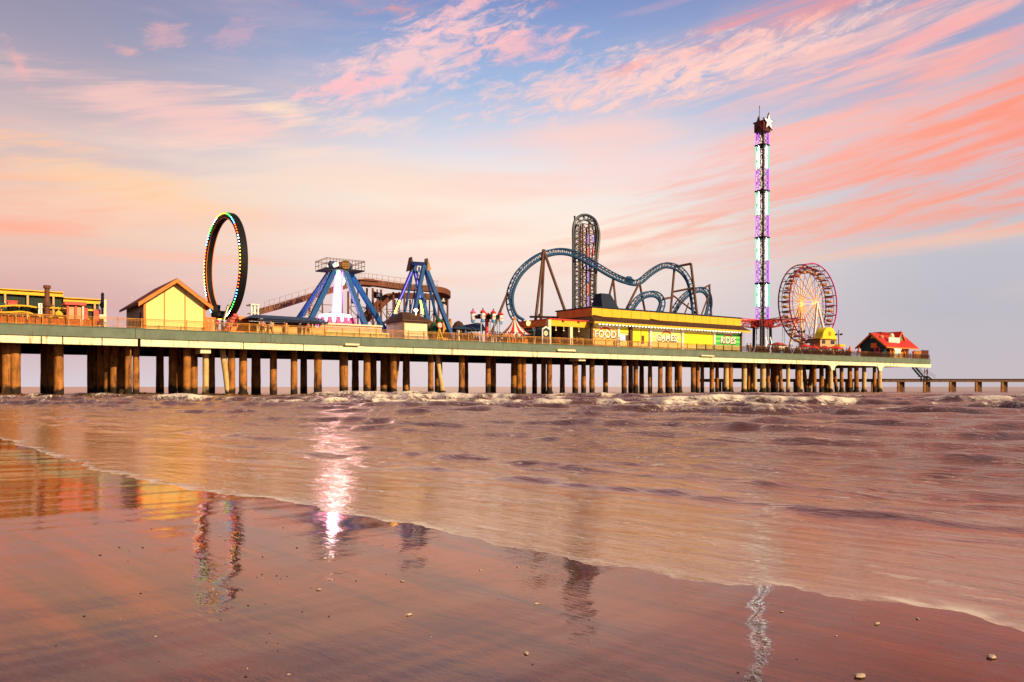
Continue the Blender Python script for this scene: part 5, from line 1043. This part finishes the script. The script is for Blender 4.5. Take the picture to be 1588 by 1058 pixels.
# ------------------------------------------------------------------ big wheel
def wheel():
    w = 14.0; t = thing('ferris_wheel', 'big wheel with dark pink rims, glowing golden spokes and small gondolas', 'ferris wheel', G(1253, w))
    px, py = 1253.5, 471.0; c = Vector(Q(px, py, w)); Rr = (Z(px, 410, w)-Z(px, 532, w))/2; wf, wb = w-1.35, w+1.35; nG = 24
    rim = [mat('pink_brown_rim', (.30,.03,.06), .5), mat('brown_rim', (.14,.03,.03), .5)]
    for i, y in enumerate((wf, wb)):
        b = MB(); b.tube([(c.x+Rr*math.cos(a), y, c.z+Rr*math.sin(a)) for a in np.linspace(0, 2*math.pi, 73)[:-1]], .15, 6, closed=True); b.tube([(c.x+Rr*.87*math.cos(a), y, c.z+Rr*.87*math.sin(a)) for a in np.linspace(0, 2*math.pi, 73)[:-1]], .07, 5, closed=True); b.build('rim', rim[i], t, smooth=True)
    b = MB(); b.tube([(c.x+Rr*math.cos(a), wf-.16, c.z+Rr*math.sin(a)) for a in np.linspace(-1.35, 1.9, 40)], .05, 5); b.build('rim_light', emit('pink_rim_glow', (1,.15,.45), 1.1), t)
    for i, y in enumerate((wf, wb)):
        for k in range(nG):
            a = 2*math.pi*(k+.5*i)/nG; d = Vector((math.cos(a), 0, math.sin(a))); h0 = Vector((c.x, y+(-.5 if i == 0 else .5), c.z))
            b = MB(); b.bar(h0, Vector((c.x, y, c.z))+d*Rr*.97, .075); sp = b.build('spoke', mat('magenta_spoke', (.35,.03,.10), .5), t)
            b = MB(); b.bar(h0+Vector((0, -.09, 0)), Vector((c.x, y-.07, c.z))+d*Rr*(.62 if k % 2 else .78), .07); b.build('spoke_light', (EFER if k % 3 else EPNK) if i == 0 else EFER, sp)
    for k in range(nG):
        a = 2*math.pi*k/nG; p = (c.x+Rr*math.cos(a), 0, c.z+Rr*math.sin(a)); b = MB(); b.bar((p[0], wf, p[2]), (p[0], wb, p[2]), .16); q = (c.x+Rr*.87*math.cos(a), 0, c.z+Rr*.87*math.sin(a)); b.bar((q[0], wf, q[2]), (q[0], wb, q[2]), .1)
        b.bar((p[0], wf, p[2]), (q[0], wb, q[2]), .07); b.build('rim_crossbar', rim[1], t)
        ga = Vector((c.x+Rr*.94*math.cos(a), w, c.z+Rr*.94*math.sin(a))); b = MB()
        b.lathe((ga.x, w, ga.z-1.45), [(.35, 0), (.72, .12), (.78, .5)], 12); g = b.build('gondola', mat('tan_gondola_shell', (.62,.34,.12), .5, var=.15), t)
        b = MB(); b.lathe((ga.x, w, ga.z-.35), [(.85, 0), (.5, .25), (.05, .4)], 12); b.build('gondola_canopy', mat('maroon_canopy', (.22,.03,.03), .5), g)
        b = MB()
        for o in (-.6, .6): b.bar((ga.x+o, w, ga.z-1.0), (ga.x+o, w, ga.z-.32), .05)
        b.build('gondola_hanger', BROWN, g)
    b = MB(); b.tube([(c.x, wf-.7, c.z), (c.x, wf+.25, c.z)], .38, 14); b.build('hub', emit('hub_gold_glow', (1,.62,.25), 1.6), t)
    m = mat('cream_leg_paint', (.78,.55,.35), .5)
    for x in (-3.3, 3.3):
        for y, yo in ((wf-.8, -1.1), (wb+.8, 1.1)):
            b = MB(); b.bar((c.x, y, c.z), (c.x+x, y+yo, DECK), .34, up=(0, 1, 0)); b.build('leg', m, t)
            if yo < 0: b = MB(); b.bar((c.x, y-.24, c.z), (c.x+x, y+yo-.24, DECK+.5), .12, up=(0, 1, 0)); b.build('leg_light', emit('leg_glow', (1,.75,.55), 1.2), t)
    b = MB(); b.frustum((c.x-4, wf-3), (c.x+4, wb+3), DECK, (c.x-3.6, wf-2.6), (c.x+3.6, wb+2.6), DECK+.7); b.build('base', RED, t)
wheel()

# ------------------------------------------------------------------ stalls at the right
def domed():
    w = 4.5; t = thing('domed_stall', 'tan stall with a bright yellow rounded dome front right of the big wheel', 'stall', G(1280, w)); s0, s1 = S(1272, w), S(1297, w); ze = Z(1284, 525, w); D = inward(1272, w, 1256)-w
    b = MB(); b.box((s0, w, DECK), (s1, w+D, ze)); b.build('wall', TAN, t)
    b = MB(); r = (S(1295.5, w)-S(1274, w))/2; cx = (S(1295.5, w)+S(1274, w))/2; h_ = Z(1284, 507.5, w)-ze; b.prism([(cx+r*math.cos(a), ze+.003+h_*math.sin(a)) for a in np.linspace(math.pi, 0, 17)], w-.25, w+1.6); dm = b.build('dome_front', mat('bright_yellow_dome', (.80,.60,.01), .4, var=.08), t)
    b = MB(); b.cyl((cx, w-.33, ze+h_*.42), (cx, w-.253, ze+h_*.42), .45, n=14); b.build('emblem', ORANGE, dm)
    b = MB(); b.box((s0-.4, w-.4, ze-.16), (s1+.4, w+D+.3, ze-.003)); b.build('roof_edge', YEL, t)
    for x0, x1 in ((1274.5, 1279.5), (1288, 1294)): b = MB(); b.box((S(x0, w), w-.05, Z(1284, 533.5, w)), (S(x1, w), w-.003, Z(1284, 528, w))); b.build('window', GLASSM, t)
    b = MB(); b.box((s0, w-.5, DECK), (s1, w-.02, DECK+1.0)); b.build('counter', CREAM, t)
    b = MB(); b.add([(s0-.02, w-.2, ze), (s0-.02, w+D+.4, ze), (s0-1.4, w+D+.4, ze-.9), (s0-1.4, w-.2, ze-.9)], [(0,1,2,3)]); b.build('side_awning', SHINGLE, t)
domed()
def cross_lamp(px, yt, yb, w, label):
    t = thing('festoon_pole', label, 'lamp post', G(px, w), 'dark lamp poles with four armed heads'); s = S(px, w); zt, zb = Z(px, yt, w), Z(px, yb, w)
    b = MB(); b.lathe((s, w, DECK), [(.16, 0), (.1, .3), (.08, zt-DECK)], 8); b.build('pole', BROWN, t)
    za = zt-(zt-zb)*.35
    for d in ((1, 0), (-1, 0), (0, 1), (0, -1)):
        b = MB(); b.bar((s, w, za), (s+d[0]*.7, w+d[1]*.7, za+.12), .08); b.lathe((s+d[0]*.72, w+d[1]*.72, za-.05), [(.06, 0), (.17, .1), (.15, .3), (.04, .4)], 8); b.build('lamp_arm', DARK, t)
cross_lamp(1243, 508, 528, 8, 'dark four armed lamp pole in front of the big wheel'); cross_lamp(1300.5, 512, 534, 4, 'dark four armed lamp pole right of the yellow domed stall')
UM = [umbrella('patio_umbrella', 1248.5, 533.5, 537.5, 6, 5, RED, 'open red umbrella below the hub of the big wheel, leftmost of the four', 'red umbrellas at the right of the pier')]
for px, yt, ye, hw, w, lb in ((1263,535.5,540,5.5,5,'open red umbrella just left of the yellow domed stall'),(1278.5,536,540.5,6.5,2.6,'open red umbrella in front of the yellow domed stall'),(1295,536,541,7.5,2.6,'widest open red umbrella, in front of the right corner of the domed stall')):
    umbrella('patio_umbrella', px, yt, ye, hw, w, RED, lb, 'red umbrellas at the right of the pier')
umbrella('closed_umbrella', 1318, 537, 546, 2.4, 2.4, RED, 'narrow folded red umbrella left of the teal house', None, 8)
umbrella('closed_umbrella', 1332, 538.5, 546, 1.6, 2.4, RED, 'narrow folded red umbrella at the left wall of the teal house', None, 8)
t = thing('pink_gazebo', 'small open stall with a low pinkish red roof left of the big wheel', 'stall', G(1213, 7)); w = 7; s = S(1213, w); r = S(1222, w)-s; ze, zt = Z(1213, 535, w), Z(1213, 530.5, w)
b = MB(); b.lathe((s, w+1, 0), [(r, ze), (r*.4, ze+(zt-ze)*.75), (.05, zt)], 4, ph=math.pi/4); b.build('roof', mat('faded_red_roof', (.45,.06,.05), .7), t)
b = MB(); b.box((s-r*.6, w+.2, DECK+1.3), (s+r*.6, w+1.6, ze)); b.build('upper_wall', CREAM, t); b = MB(); b.box((s-r*.6, w+.1, DECK), (s+r*.6, w+1.7, DECK+1.1)); b.build('counter', SKYB, t)
for x in (-.62, .62): b = MB(); b.box((s+r*x-.08, w, DECK), (s+r*x+.08, w+.16, ze)); b.build('post', CREAM, t)
t = thing('yellow_cart', 'small yellow topped cart between the widest red umbrella and the folded umbrella', 'cart', G(1306, 2)); w = 2; s = S(1306, w)
b = MB(); b.box((s-1, w, DECK+.35), (s+1, w+.9, DECK+1.2)); b.build('body', CREAM, t); b = MB(); b.prism([(s-1.2, DECK+2.1), (s+1.2, DECK+2.1), (s+.8, DECK+2.55), (s-.8, DECK+2.55)], w-.1, w+1); b.build('roof', YEL, t)
for x in (-.9, .9): b = MB(); b.cyl((s+x, w+.4, DECK+1.2), (s+x, w+.4, DECK+2.1), .04); b.build('post', CREAM, t)
for x in (-.6, .6): b = MB(); b.cyl((s+x, w-.12, DECK+.35), (s+x, w-.02, DECK+.35), .34, n=14); b.build('wheel', DARK, t)

# ------------------------------------------------------------------ teal and red restaurant at the pier end
def end_house():
    w = 2.0; t = thing('teal_restaurant', 'small teal walled restaurant with a red tin roof at the pier end', 'restaurant', G(1393, w))
    s0, s1 = S(1372, w), S(1413.5, w); D = inward(1372, w, 1335)-w; ze = Z(1393, 534.5, w); wr = w+D*.5; zr = Z(1352, 518.5, wr)+.15
    b = MB(); b.prism_s([(w+.4, DECK), (w+D, DECK), (w+D, ze), (wr, zr-.2), (w+.4, ze)], s0, s0+5.5); b.build('gable_wall', TEAL, t)
    b = MB(); b.box((s0+5.5, w+.6, DECK), (s1, w+D, ze)); b.build('wall', mat('grey_green_boards', (.20,.22,.17), .7, ribs=1.5), t)
    ov = .9; sl = (zr-ze)/(D*.5); b = MB(); sA, sB = s0-.7, s1+1.3
    b.prism_s([(w-ov, ze-sl*ov), (wr, zr), (wr, zr+.2), (w-ov, ze-sl*ov+.2)], sA, sB); b.prism_s([(wr, zr), (w+D+ov, ze-sl*ov), (w+D+ov, ze-sl*ov+.2), (wr, zr+.2)], sA, sB); b.build('roof', REDROOF, t)
    for a, zA, c, zC in ((w-ov, ze-sl*ov, wr, zr), (wr, zr, w+D+ov, ze-sl*ov)): b = MB(); b.prism_s([(a, zA-.22), (c, zC-.22), (c, zC+.16), (a, zA+.16)], sA-.12, sA-.003); b.build('barge_board', ORANGE, t)
    b = MB(); b.box((sA, w-ov-.08, ze-sl*ov-.16), (sB, w-ov-.003, ze-sl*ov+.12)); b.build('eave_board', ORANGE, t)
    # cross gable facing the beach
    g0, g1 = S(1396, w), S(1408, w); gm = (g0+g1)/2+.3; zg = Z(1400, 516.5, w+1.5); zgb = ze+.5
    b = MB(); b.prism([(g0+.3, zgb), (g1-.1, zgb), (gm, zg-.3)], w+.9, wr+.5); dm = b.build('dormer', mat('grey_green_boards', (.20,.22,.17)), t)
    for a, c in (((g0-.3, zgb-.2), (gm, zg)), ((gm, zg), (g1+.9, zgb-.5))): b = MB(); b.bar((a[0], w+.75, a[1]), (c[0], w+.75, c[1]), .16, .34, up=(0, 1, 0)); b.build('dormer_trim', ORANGE, dm)
    b = MB(); b.prism([(g0-.3, zgb-.2), (gm, zg), (gm, zg+.2), (g0-.5, zgb-.1)], w+.6, wr+2.5); b.prism([(gm, zg), (g1+.9, zgb-.5), (g1+1.1, zgb-.4), (gm, zg+.2)], w+.6, wr+2.5); b.build('dormer_roof', REDROOF, dm)
    b = MB(); b.box((S(1364, wr), wr-.4, zr), (g0+2, wr+2.5, zr+.45)); b.build('ridge_cap', mat('dark_red_tin', (.25,.015,.01), .5), t)
    b = MB(); b.box((S(1379, w), w-.1, Z(1387, 531.5, w)), (S(1395, w), w+.1, Z(1387, 523.5, w))); b.build('roof_sign', emit('cream_roof_sign', (1,.85,.5), .95), t)
    b = MB(); b.lathe((S(1384, w), w+.2, Z(1384, 523.5, w)), [(.1, 0), (.55, .05), (.5, .5), (.25, .9)], 10); b.build('sign_topper', CREAM, t)
    b = MB(); b.lathe((S(1376, w), w+1.3, Z(1376, 524.5, w)), [(.35, 0), (.45, .4), (.2, .7)], 10); b.build('roof_vent', TAN, t)
    # glowing front porch with star
    b = MB(); b.box((S(1382, w), w+.3, DECK+.2), (S(1407, w), w+.58, ze-.2)); pc = b.build('front_bay', mat('orange_bay_boards', (.78,.36,.04), .5, ribs=1.4), t)
    for x in (1380.5, 1385, 1403, 1407.5): b = MB(); b.box((S(x, w)-.12, w-.1, DECK), (S(x, w)+.12, w+.14, ze-.3)); b.build('porch_post', ORANGE, t)
    p = Q(1394, 541.5, w); b = MB(); b.prism([(p[0]+(2.1 if i % 2 == 0 else .95)*math.sin(math.pi*i/5), p[2]+(2.1 if i % 2 == 0 else .95)*math.cos(math.pi*i/5)-.1) for i in range(10)], w+.14, w+.29); b.build('star_sign', emit('lit_star_glow', (1,.85,.5), 1.2), pc)
    # signs on the gable end (facing along the pier)
    zz_ = Z(1353, 537, wr); wm = wr-.4
    b = MB(); b.box((s0-.14, wm-.6, zz_-.35), (s0-.003, wm+.75, zz_+.65)); b.build('wall_sign', ORANGE, t)
    b = MB(); b.prism_s([(wm-.9, zz_+1.7), (wm+.9, zz_+1.7), (wm+.6, zz_+2.3), (wm, zz_+2.5), (wm-.6, zz_+2.3)], s0-.14, s0-.003); b.build('crest_sign', mat('salmon_sign', (.7,.3,.15), .5), t)
    b = MB(); b.tube([(s0-.1, w+1.6+.55*math.cos(a), DECK+1.9+.55*math.sin(a)) for a in np.linspace(0, 2*math.pi, 21)[:-1]], .17, 8, closed=True); b.build('life_ring', RED, t)
    b = MB(); b.box((s0-.5, w+3.6, DECK+1.0), (s0-.003, w+D-.1, DECK+1.7)); b.build('window_awning', YEL, t)
    b = MB(); b.box((s0-.06, wm+.2, DECK), (s0-.003, wm+1.0, DECK+2.0)); b.build('door', DARK, t)
    for x0, x1 in ((1374, 1379.5), (1409, 1413)): b = MB(); b.box((S(x0, w), w+.34 if x0 < 1380 else w+.54, DECK+1), (S(x1, w), w+.397 if x0 < 1380 else w+.597, DECK+2.5)); b.build('window', GLASSM, t)
end_house()
for px, lb in ((1416.5, 'short red bollard by the right corner of the teal restaurant'),):
    b = MB(); p = G(px, 1.6); b.lathe((p[0], 1.6, DECK), [(.22, 0), (.22, 1.5), (.28, 1.52), (.28, 1.7), (.1, 1.85)], 10); b.single('bollard', RED, lb, 'bollard', p)
b = MB(); b.box((S(1418, 2), 2, DECK), (S(1429, 2), 2.15, DECK+1.9)); b.box((S(1418, 2), 1.9, DECK+1.9), (S(1429, 2), 2.2, DECK+2.0)); b.single('tan_screen', mat('tan_orange_screen', (.45,.19,.05), .7, ribs=1.5), 'tan slatted screen right of the teal restaurant', 'screen', G(1420, 2))
b = MB(); b.box((S(1429.5, 2), 2, DECK), (S(1440, 2), 2.15, DECK+2.1)); b.box((S(1429.5, 2), 1.9, DECK+2.1), (S(1440, 2), 2.2, DECK+2.2)); b.single('dark_screen', mat('dark_red_brown_screen', (.10,.025,.015), .7, ribs=1.5), 'dark red brown slatted screen at the last end of the pier', 'screen', G(1430, 2))

# ------------------------------------------------------------------ old low pier behind, with the stair down to it
LY = 186.0
def wx(px, y=LY): return (px-CX)/F*y
def wz(py, y=LY): return EYE+(HY-py)/F*y
def low_pier():
    zt = wz(588.6); zb = wz(592.4); x0, x1 = wx(1090), wx(1760); o = (x0, LY, 0)
    t = thing('low_fishing_pier', 'old low dark pier on square piles running out to the right behind the big pier', 'pier', o, world=True)
    b = MB(); b.box((x0, LY, zb), (x1, LY+4, zt)); b.build('deck', mat('old_pier_beam', (.16,.08,.045), .85, var=.4), t)
    b = MB(); b.box((x0, LY-.12, zt), (x1, LY+4.1, zt+.14)); b.build('deck_edge', UNDER, t)
    px = 1112.0
    while px < 1740:
        for dx, m, yy in ((0, PILE, 0), (6.8, BROWN, .9), (12.8, BROWN, 1.6)):
            b = MB(); x = wx(px+dx); b.box((x-.25, LY+yy+.1, -2), (x+.25, LY+yy+.45, zb-.003)); b.build('pile', m, t)
        px += 40.3
low_pier()
def stair():
    y = 177.5; t = thing('pier_stair', 'steep dark stair with handrails going down from the pier end to the low pier', 'stairs', (wx(1440, y), y, wz(590, y)), world=True)
    def P(px, py, dy=0): return Vector((wx(px, y), y+dy, wz(py, y)))
    for dy in (0, 1.5): b = MB(); b.bar(P(1420, 570, dy), P(1432, 584, dy), .22, .3); b.bar(P(1432, 584, dy), P(1438.5, 584, dy), .22, .25); b.bar(P(1438.5, 584, dy), P(1446, 589.5, dy), .22, .3); b.build('stringer', DARK, t)
    for k in range(8): f = k/8; b = MB(); a = P(1420, 570).lerp(P(1432, 584), f); b.box((a.x-.2, y, a.z), (a.x+.25, y+1.5, a.z+.06)); b.build('tread', BROWN, t)
    b = MB(); b.box((P(1429, 584).x, y-.1, P(1429, 584.6).z), (P(1439, 584).x, y+1.6, P(1429, 583.9).z)); b.build('landing', BROWN, t)
    for px in (1429, 1433.5, 1438): b = MB(); b.box((wx(px, y)-.13, y, wz(592, y)), (wx(px, y)+.13, y+.25, wz(584.7, y))); b.build('landing_post', DARK, t)
    for h_ in (1.0, .55):
        b = MB(); up = Vector((0, 0, h_)); b.bar(P(1420, 570)+up, P(1432, 584)+up, .06); b.bar(P(1438.5, 583)+up, P(1451, 590)+up, .06); b.bar(P(1432, 584)+up, P(1438.5, 583)+up, .06); b.build('handrail', BROWN, t)
stair()

# ------------------------------------------------------------------ people (one continuous skinned body, clothes by height)
def body_mesh(pose):
    J = {'pel': (0,0,.95), 'bel': (0,0,1.12), 'che': (0,.01,1.36), 'nec': (0,0,1.50), 'hd': (0,-.03,1.60), 'top': (0,-.01,1.72),
         'sl': (-.19,0,1.42), 'sr': (.19,0,1.42), 'hl': (-.10,0,.90), 'hr': (.10,0,.90), 'kl': (-.12,-.03,.50), 'kr': (.12,-.03,.50), 'al': (-.12,.02,.09), 'ar': (.12,.02,.09), 'tl': (-.13,-.15,.04), 'tr': (.13,-.15,.04)}
    if pose == 0: J.update(el=(-.27,.03,1.14), wl=(-.28,-.06,.90), fl=(-.27,-.10,.80), er=(.27,.03,1.14), wr=(.28,-.06,.90), fr=(.27,-.10,.80))
    elif pose == 1: J.update(el=(-.27,-.06,1.18), wl=(-.22,-.34,1.10), fl=(-.2,-.43,1.10), er=(.27,-.06,1.18), wr=(.22,-.34,1.10), fr=(.2,-.43,1.10))
    else: J.update(el=(-.25,-.05,1.15), wl=(-.2,-.25,1.2), fl=(-.15,-.3,1.28), er=(.26,.08,1.15), wr=(.28,.0,.92), fr=(.28,-.05,.82), kl=(-.11,-.22,.52), al=(-.11,-.12,.09), tl=(-.12,-.3,.07), kr=(.11,.02,.5), ar=(.11,.25,.10), tr=(.12,.10,.04))
    rad = dict(pel=.15,bel=.13,che=.15,nec=.055,hd=.095,top=.085,sl=.07,sr=.07,hl=.1,hr=.1,kl=.065,kr=.065,al=.045,ar=.045,tl=.04,tr=.04,el=.045,er=.045,wl=.032,wr=.032,fl=.035,fr=.035)
    E = [('pel','bel'),('bel','che'),('che','nec'),('nec','hd'),('hd','top'),('che','sl'),('che','sr'),('sl','el'),('el','wl'),('wl','fl'),('sr','er'),('er','wr'),('wr','fr'),('pel','hl'),('pel','hr'),('hl','kl'),('kl','al'),('al','tl'),('hr','kr'),('kr','ar'),('ar','tr')]
    ks = list(J); me = bpy.data.meshes.new('body'); me.from_pydata([J[k] for k in ks], [(ks.index(a), ks.index(c)) for a, c in E], [])
    ob = bpy.data.objects.new('body', me); COL.objects.link(ob); ob.modifiers.new('skin', 'SKIN'); 
    sk = me.skin_vertices[0] if me.skin_vertices else None
    if sk is None:
        return None
    for i, k in enumerate(ks): sk.data[i].radius = (rad[k], rad[k]); sk.data[i].use_root = (k == 'pel')
    ob.modifiers.new('sub', 'SUBSURF').levels = 1
    dg = bpy.context.evaluated_depsgraph_get(); dg.update(); m2 = bpy.data.meshes.new_from_object(ob.evaluated_get(dg)); bpy.data.objects.remove(ob); return m2
def capsule_body(pose):                                 # fallback never needed unless the skin layer is missing
    return None
CLOTH = [mat('cloth_white', (.6,.55,.5), .9), mat('cloth_red', (.4,.04,.03), .9), mat('cloth_blue', (.03,.07,.2), .9), mat('cloth_dark', (.03,.025,.025), .9), mat('cloth_ochre', (.5,.25,.05), .9), mat('cloth_pink', (.55,.2,.2), .9)]
HAIR = mat('dark_hair', (.03,.015,.01), .7); TROUS = [mat('cloth_denim', (.03,.05,.1), .9), mat('cloth_dark', (.03,.025,.025)), mat('cloth_khaki', (.3,.2,.1), .9)]
BODIES = []
for pose in range(3):
    src = body_mesh(pose)
    for k in range(4 if src else 0):
        m2 = src.copy(); m2.materials.clear()
        for mm in (SKIN, CLOTH[(pose*2+k) % 6], TROUS[(pose+k) % 3], DARK): m2.materials.append(mm)
        for p in m2.polygons:
            z, y, x = p.center.z, p.center.y, abs(p.center.x); mi = 0
            if z < .12: mi = 3
            elif z < .98 and x < .21: mi = 2
            elif z < 1.49 and (z > 1.12 or x < .2): mi = 1
            p.material_index = mi; p.use_smooth = True
        BODIES.append(m2)
def hair_mesh():
    b = MB(); b.lathe((0, 0, 1.62), [(.105, 0), (.115, .05), (.10, .12), (.05, .165)], 10); return b.mesh('hair', HAIR)
HM = hair_mesh()
def person(loc, rz, k, label, group):
    ob = bpy.data.objects.new('person', BODIES[k % len(BODIES)]); COL.objects.link(ob); ob.location = loc; ob.rotation_euler = (0, 0, rz); tag(ob, label, 'person', group)
    h = bpy.data.objects.new('hair', HM); COL.objects.link(h); h.parent = ob; h.location = (0, 0, 0); return ob
if BODIES:
    for i in range(15):
        px = 757+i*4.0+random.uniform(-1.5, 1.5); w = random.uniform(.8, 2.6); q = wxy(S(px, w), w); person((q.x, q.y, DECK), ANG+random.uniform(-.6, .6), i, 'person in summer clothes standing at the railing by the red column ride and striped tent', 'people by the striped tent')
    for i, px in enumerate((709, 715, 722, 731, 737, 741)):
        w = random.uniform(.9, 2.6); q = wxy(S(px, w), w); person((q.x, q.y, DECK), ANG+random.uniform(-1, 1), i+2, 'person standing in front of the dark blue sail canopy', 'people at the sail canopy')
    for i, px in enumerate((861, 866, 871, 877, 880, 889, 894, 899, 903, 909)):
        w = random.uniform(2.9, 5.5); q = wxy(S(px, w), w); person((q.x, q.y, DECK), ANG+random.uniform(-2, 2), i, 'diner standing among the tables of the open food terrace', 'people on the food terrace')
    for i in range(26):
        px = 1160+i*6.1+random.uniform(-2, 2); w = random.uniform(.9, 2.2); q = wxy(S(px, w), w); person((q.x, q.y, DECK), ANG+random.uniform(-1.5, 1.5), i*5+3, 'person standing behind the dark railing below the swing tower and big wheel', 'people at the dark railing')
    y = 178.2; person((wx(1434, y), y, wz(584, 177.5)), 1.2, 2, 'person in dark clothes on the stair landing, left one of the two', 'people on the pier stair'); person((wx(1438, y), y, wz(583.8, 177.5)), -1.2, 7, 'person on the stair landing nearest the lower flight', 'people on the pier stair')
    q = wxy(S(960, .9), .9); person((q.x, q.y, DECK), ANG+.8, 4, 'person walking past the FOOD panel of the yellow arcade', None)
    for i, px in enumerate((336, 345, 408, 420, 441, 466, 478)):
        w = random.uniform(1.0, 1.8); q = wxy(S(px, w), w); person((q.x, q.y, DECK), ANG+random.uniform(-1.5, 1.5), i*3+1, 'person near the blue roofed queue shelter and the upright ring', 'people at the queue shelter')
# dark tubs of plants and benches along the dark railing
def planter(px, w, label=None):
    t = thing('planter', 'low dark planter with a reddish brown bush behind the dark railing', 'planter', G(px, w), 'planters along the dark railing'); s = S(px, w)
    b = MB(); b.frustum((s-.6, w-.35), (s+.6, w+.35), DECK, (s-.7, w-.42), (s+.7, w+.42), DECK+.6); b.build('tub', DARK, t)
    b = MB(); rr = random.Random(int(px))
    for k in range(160):
        a = Vector((rr.gauss(0, .38), rr.gauss(0, .24), abs(rr.gauss(.35, .3)))); n_ = Vector((rr.uniform(-1, 1), rr.uniform(-1, 1), rr.uniform(-.4, 1))).normalized()*.13; o = n_.orthogonal()*.6; c = Vector((s, w, DECK+.6))+a
        b.add([c-n_, c+o, c+n_, c-o], [(0, 1, 2, 3)])
    b.build('bush', mat('red_brown_leaves', (.09,.03,.02), .8, var=.4), t); return t
pl = planter(1176, 1.6)
for px in (1187, 1204, 1221, 1236, 1252, 1268, 1287, 1301, 1314):
    w = 1.4; c = copy_tree(pl); q = wxy(S(px, w), w); c.location = (q.x, q.y, DECK)

# ------------------------------------------------------------------ shells and pebbles on the wet sand
SHELL = mat('pale_shell', (.55,.40,.30), .5, var=.3, scale=30); STONE = mat('dark_pebble', (.07,.035,.028), .55, var=.4, scale=40)
def ground(px, py):
    d = F*(EYE-.04)/(py-HY)
    for _ in range(4):
        x = (px-CX)/F*d; a = (d-x)*SQ; bb = (d+x)*SQ; zg = float(sand_z(np.array([a]), np.array([bb]))[0]); d = F*(EYE-zg)/(py-HY)
    return Vector(((px-CX)/F*d, d, zg))
def shell_mesh(seed, r, flat, m, ridged):
    rr = random.Random(seed); b = MB(); n, k = 14, 7; vs = []; ph = rr.random()*6
    for i in range(k+1):
        la = math.pi*i/k-math.pi/2
        for j in range(n):
            lo = 2*math.pi*j/n; q = r*(1+.18*math.sin(2*lo+ph)+.10*rr.uniform(-1, 1)+(.07*math.cos(7*lo) if ridged else 0)); vs.append((q*math.cos(la)*math.cos(lo)*1.25, q*math.cos(la)*math.sin(lo)*.85, r*flat*math.sin(la)*(1+.2*rr.uniform(-1, 1))))
    fs = [(i*n+j, i*n+(j+1) % n, (i+1)*n+(j+1) % n, (i+1)*n+j) for i in range(k) for j in range(n)]
    b.add(vs, fs); return b.mesh('shell' if ridged else 'pebble', m, smooth=True)
SHELLS = [(1537,1020,.020,'pale broken shell nearest the bottom right corner of the beach'),(1540,1020,0,''),(1333,1050,.020,'ridged pale shell at the bottom edge, right of the tower reflection'),(1360,968,.014,'long pale shell halfway between the tower reflection and the right edge'),(816,1014,.014,'chunky pale shell at the lower middle of the beach'),(634,954,.014,'pale pink shell below the small ride reflection, left of middle'),(494,915,.013,'flat grey shell with a dark rim, straight below the reflection of the glowing arm'),(745,885,.011,'small oval shell on the sand left of the dark tower reflection'),(832,937,.011,'whitish small shell under the dark tower reflection'),(803,880,.010,'greyish shell close to the foam left of the dark tower reflection'),(511,899,.010,'little shell up from the flat grey one'),(503,867,.010,'bright white chip of shell just below the glowing arm reflection'),(624,902,.010,'dark edged shell below the purple ride reflection'),(341,831,.010,'small pale shell inside the ring reflection'),(1423,960,.010,'flat pale shell near the foam at the right'),(1212,949,.008,'tiny pale chip right of the tower reflection')]
for i, (px, py, r, lb) in enumerate(SHELLS):
    if r == 0: continue
    g_ = ground(px, py); r *= .8; me = shell_mesh(i, r, .42, SHELL, True); o = bpy.data.objects.new('seashell', me); COL.objects.link(o); o.location = (g_.x, g_.y, g_.z+r*.28); o.rotation_euler = (0, 0, random.uniform(0, 6)); tag(o, lb, 'shell', 'larger shells on the wet sand')
PM = [shell_mesh(50+i, .008, .55, STONE if i % 4 else SHELL, False) for i in range(8)]; rp = random.Random(5); cnt = 0
while cnt < 84:
    px = rp.uniform(10, 1580) if cnt > 70 else rp.gauss(430, 160); py = 790+260*rp.random()**1.2
    if not 5 < px < 1583: continue
    g_ = ground(px, py)
    if g_.y*SQ+g_.x*SQ > float(shore(np.array([(g_.y-g_.x)*SQ]))[0])-.12: continue
    o = bpy.data.objects.new('pebble', PM[cnt % 8]); COL.objects.link(o); s_ = rp.uniform(.2, .6)*(1.0 if py > 880 else 1.15); o.scale = (s_, s_, s_); o.location = (g_.x, g_.y, g_.z+.0015*s_); o.rotation_euler = (0, 0, rp.uniform(0, 6)); tag(o, 'small dark pebble lying on the smooth wet sand' if (cnt % 8) % 4 else 'small pale pebble lying on the smooth wet sand', 'pebble', 'pebbles on the wet sand'); cnt += 1
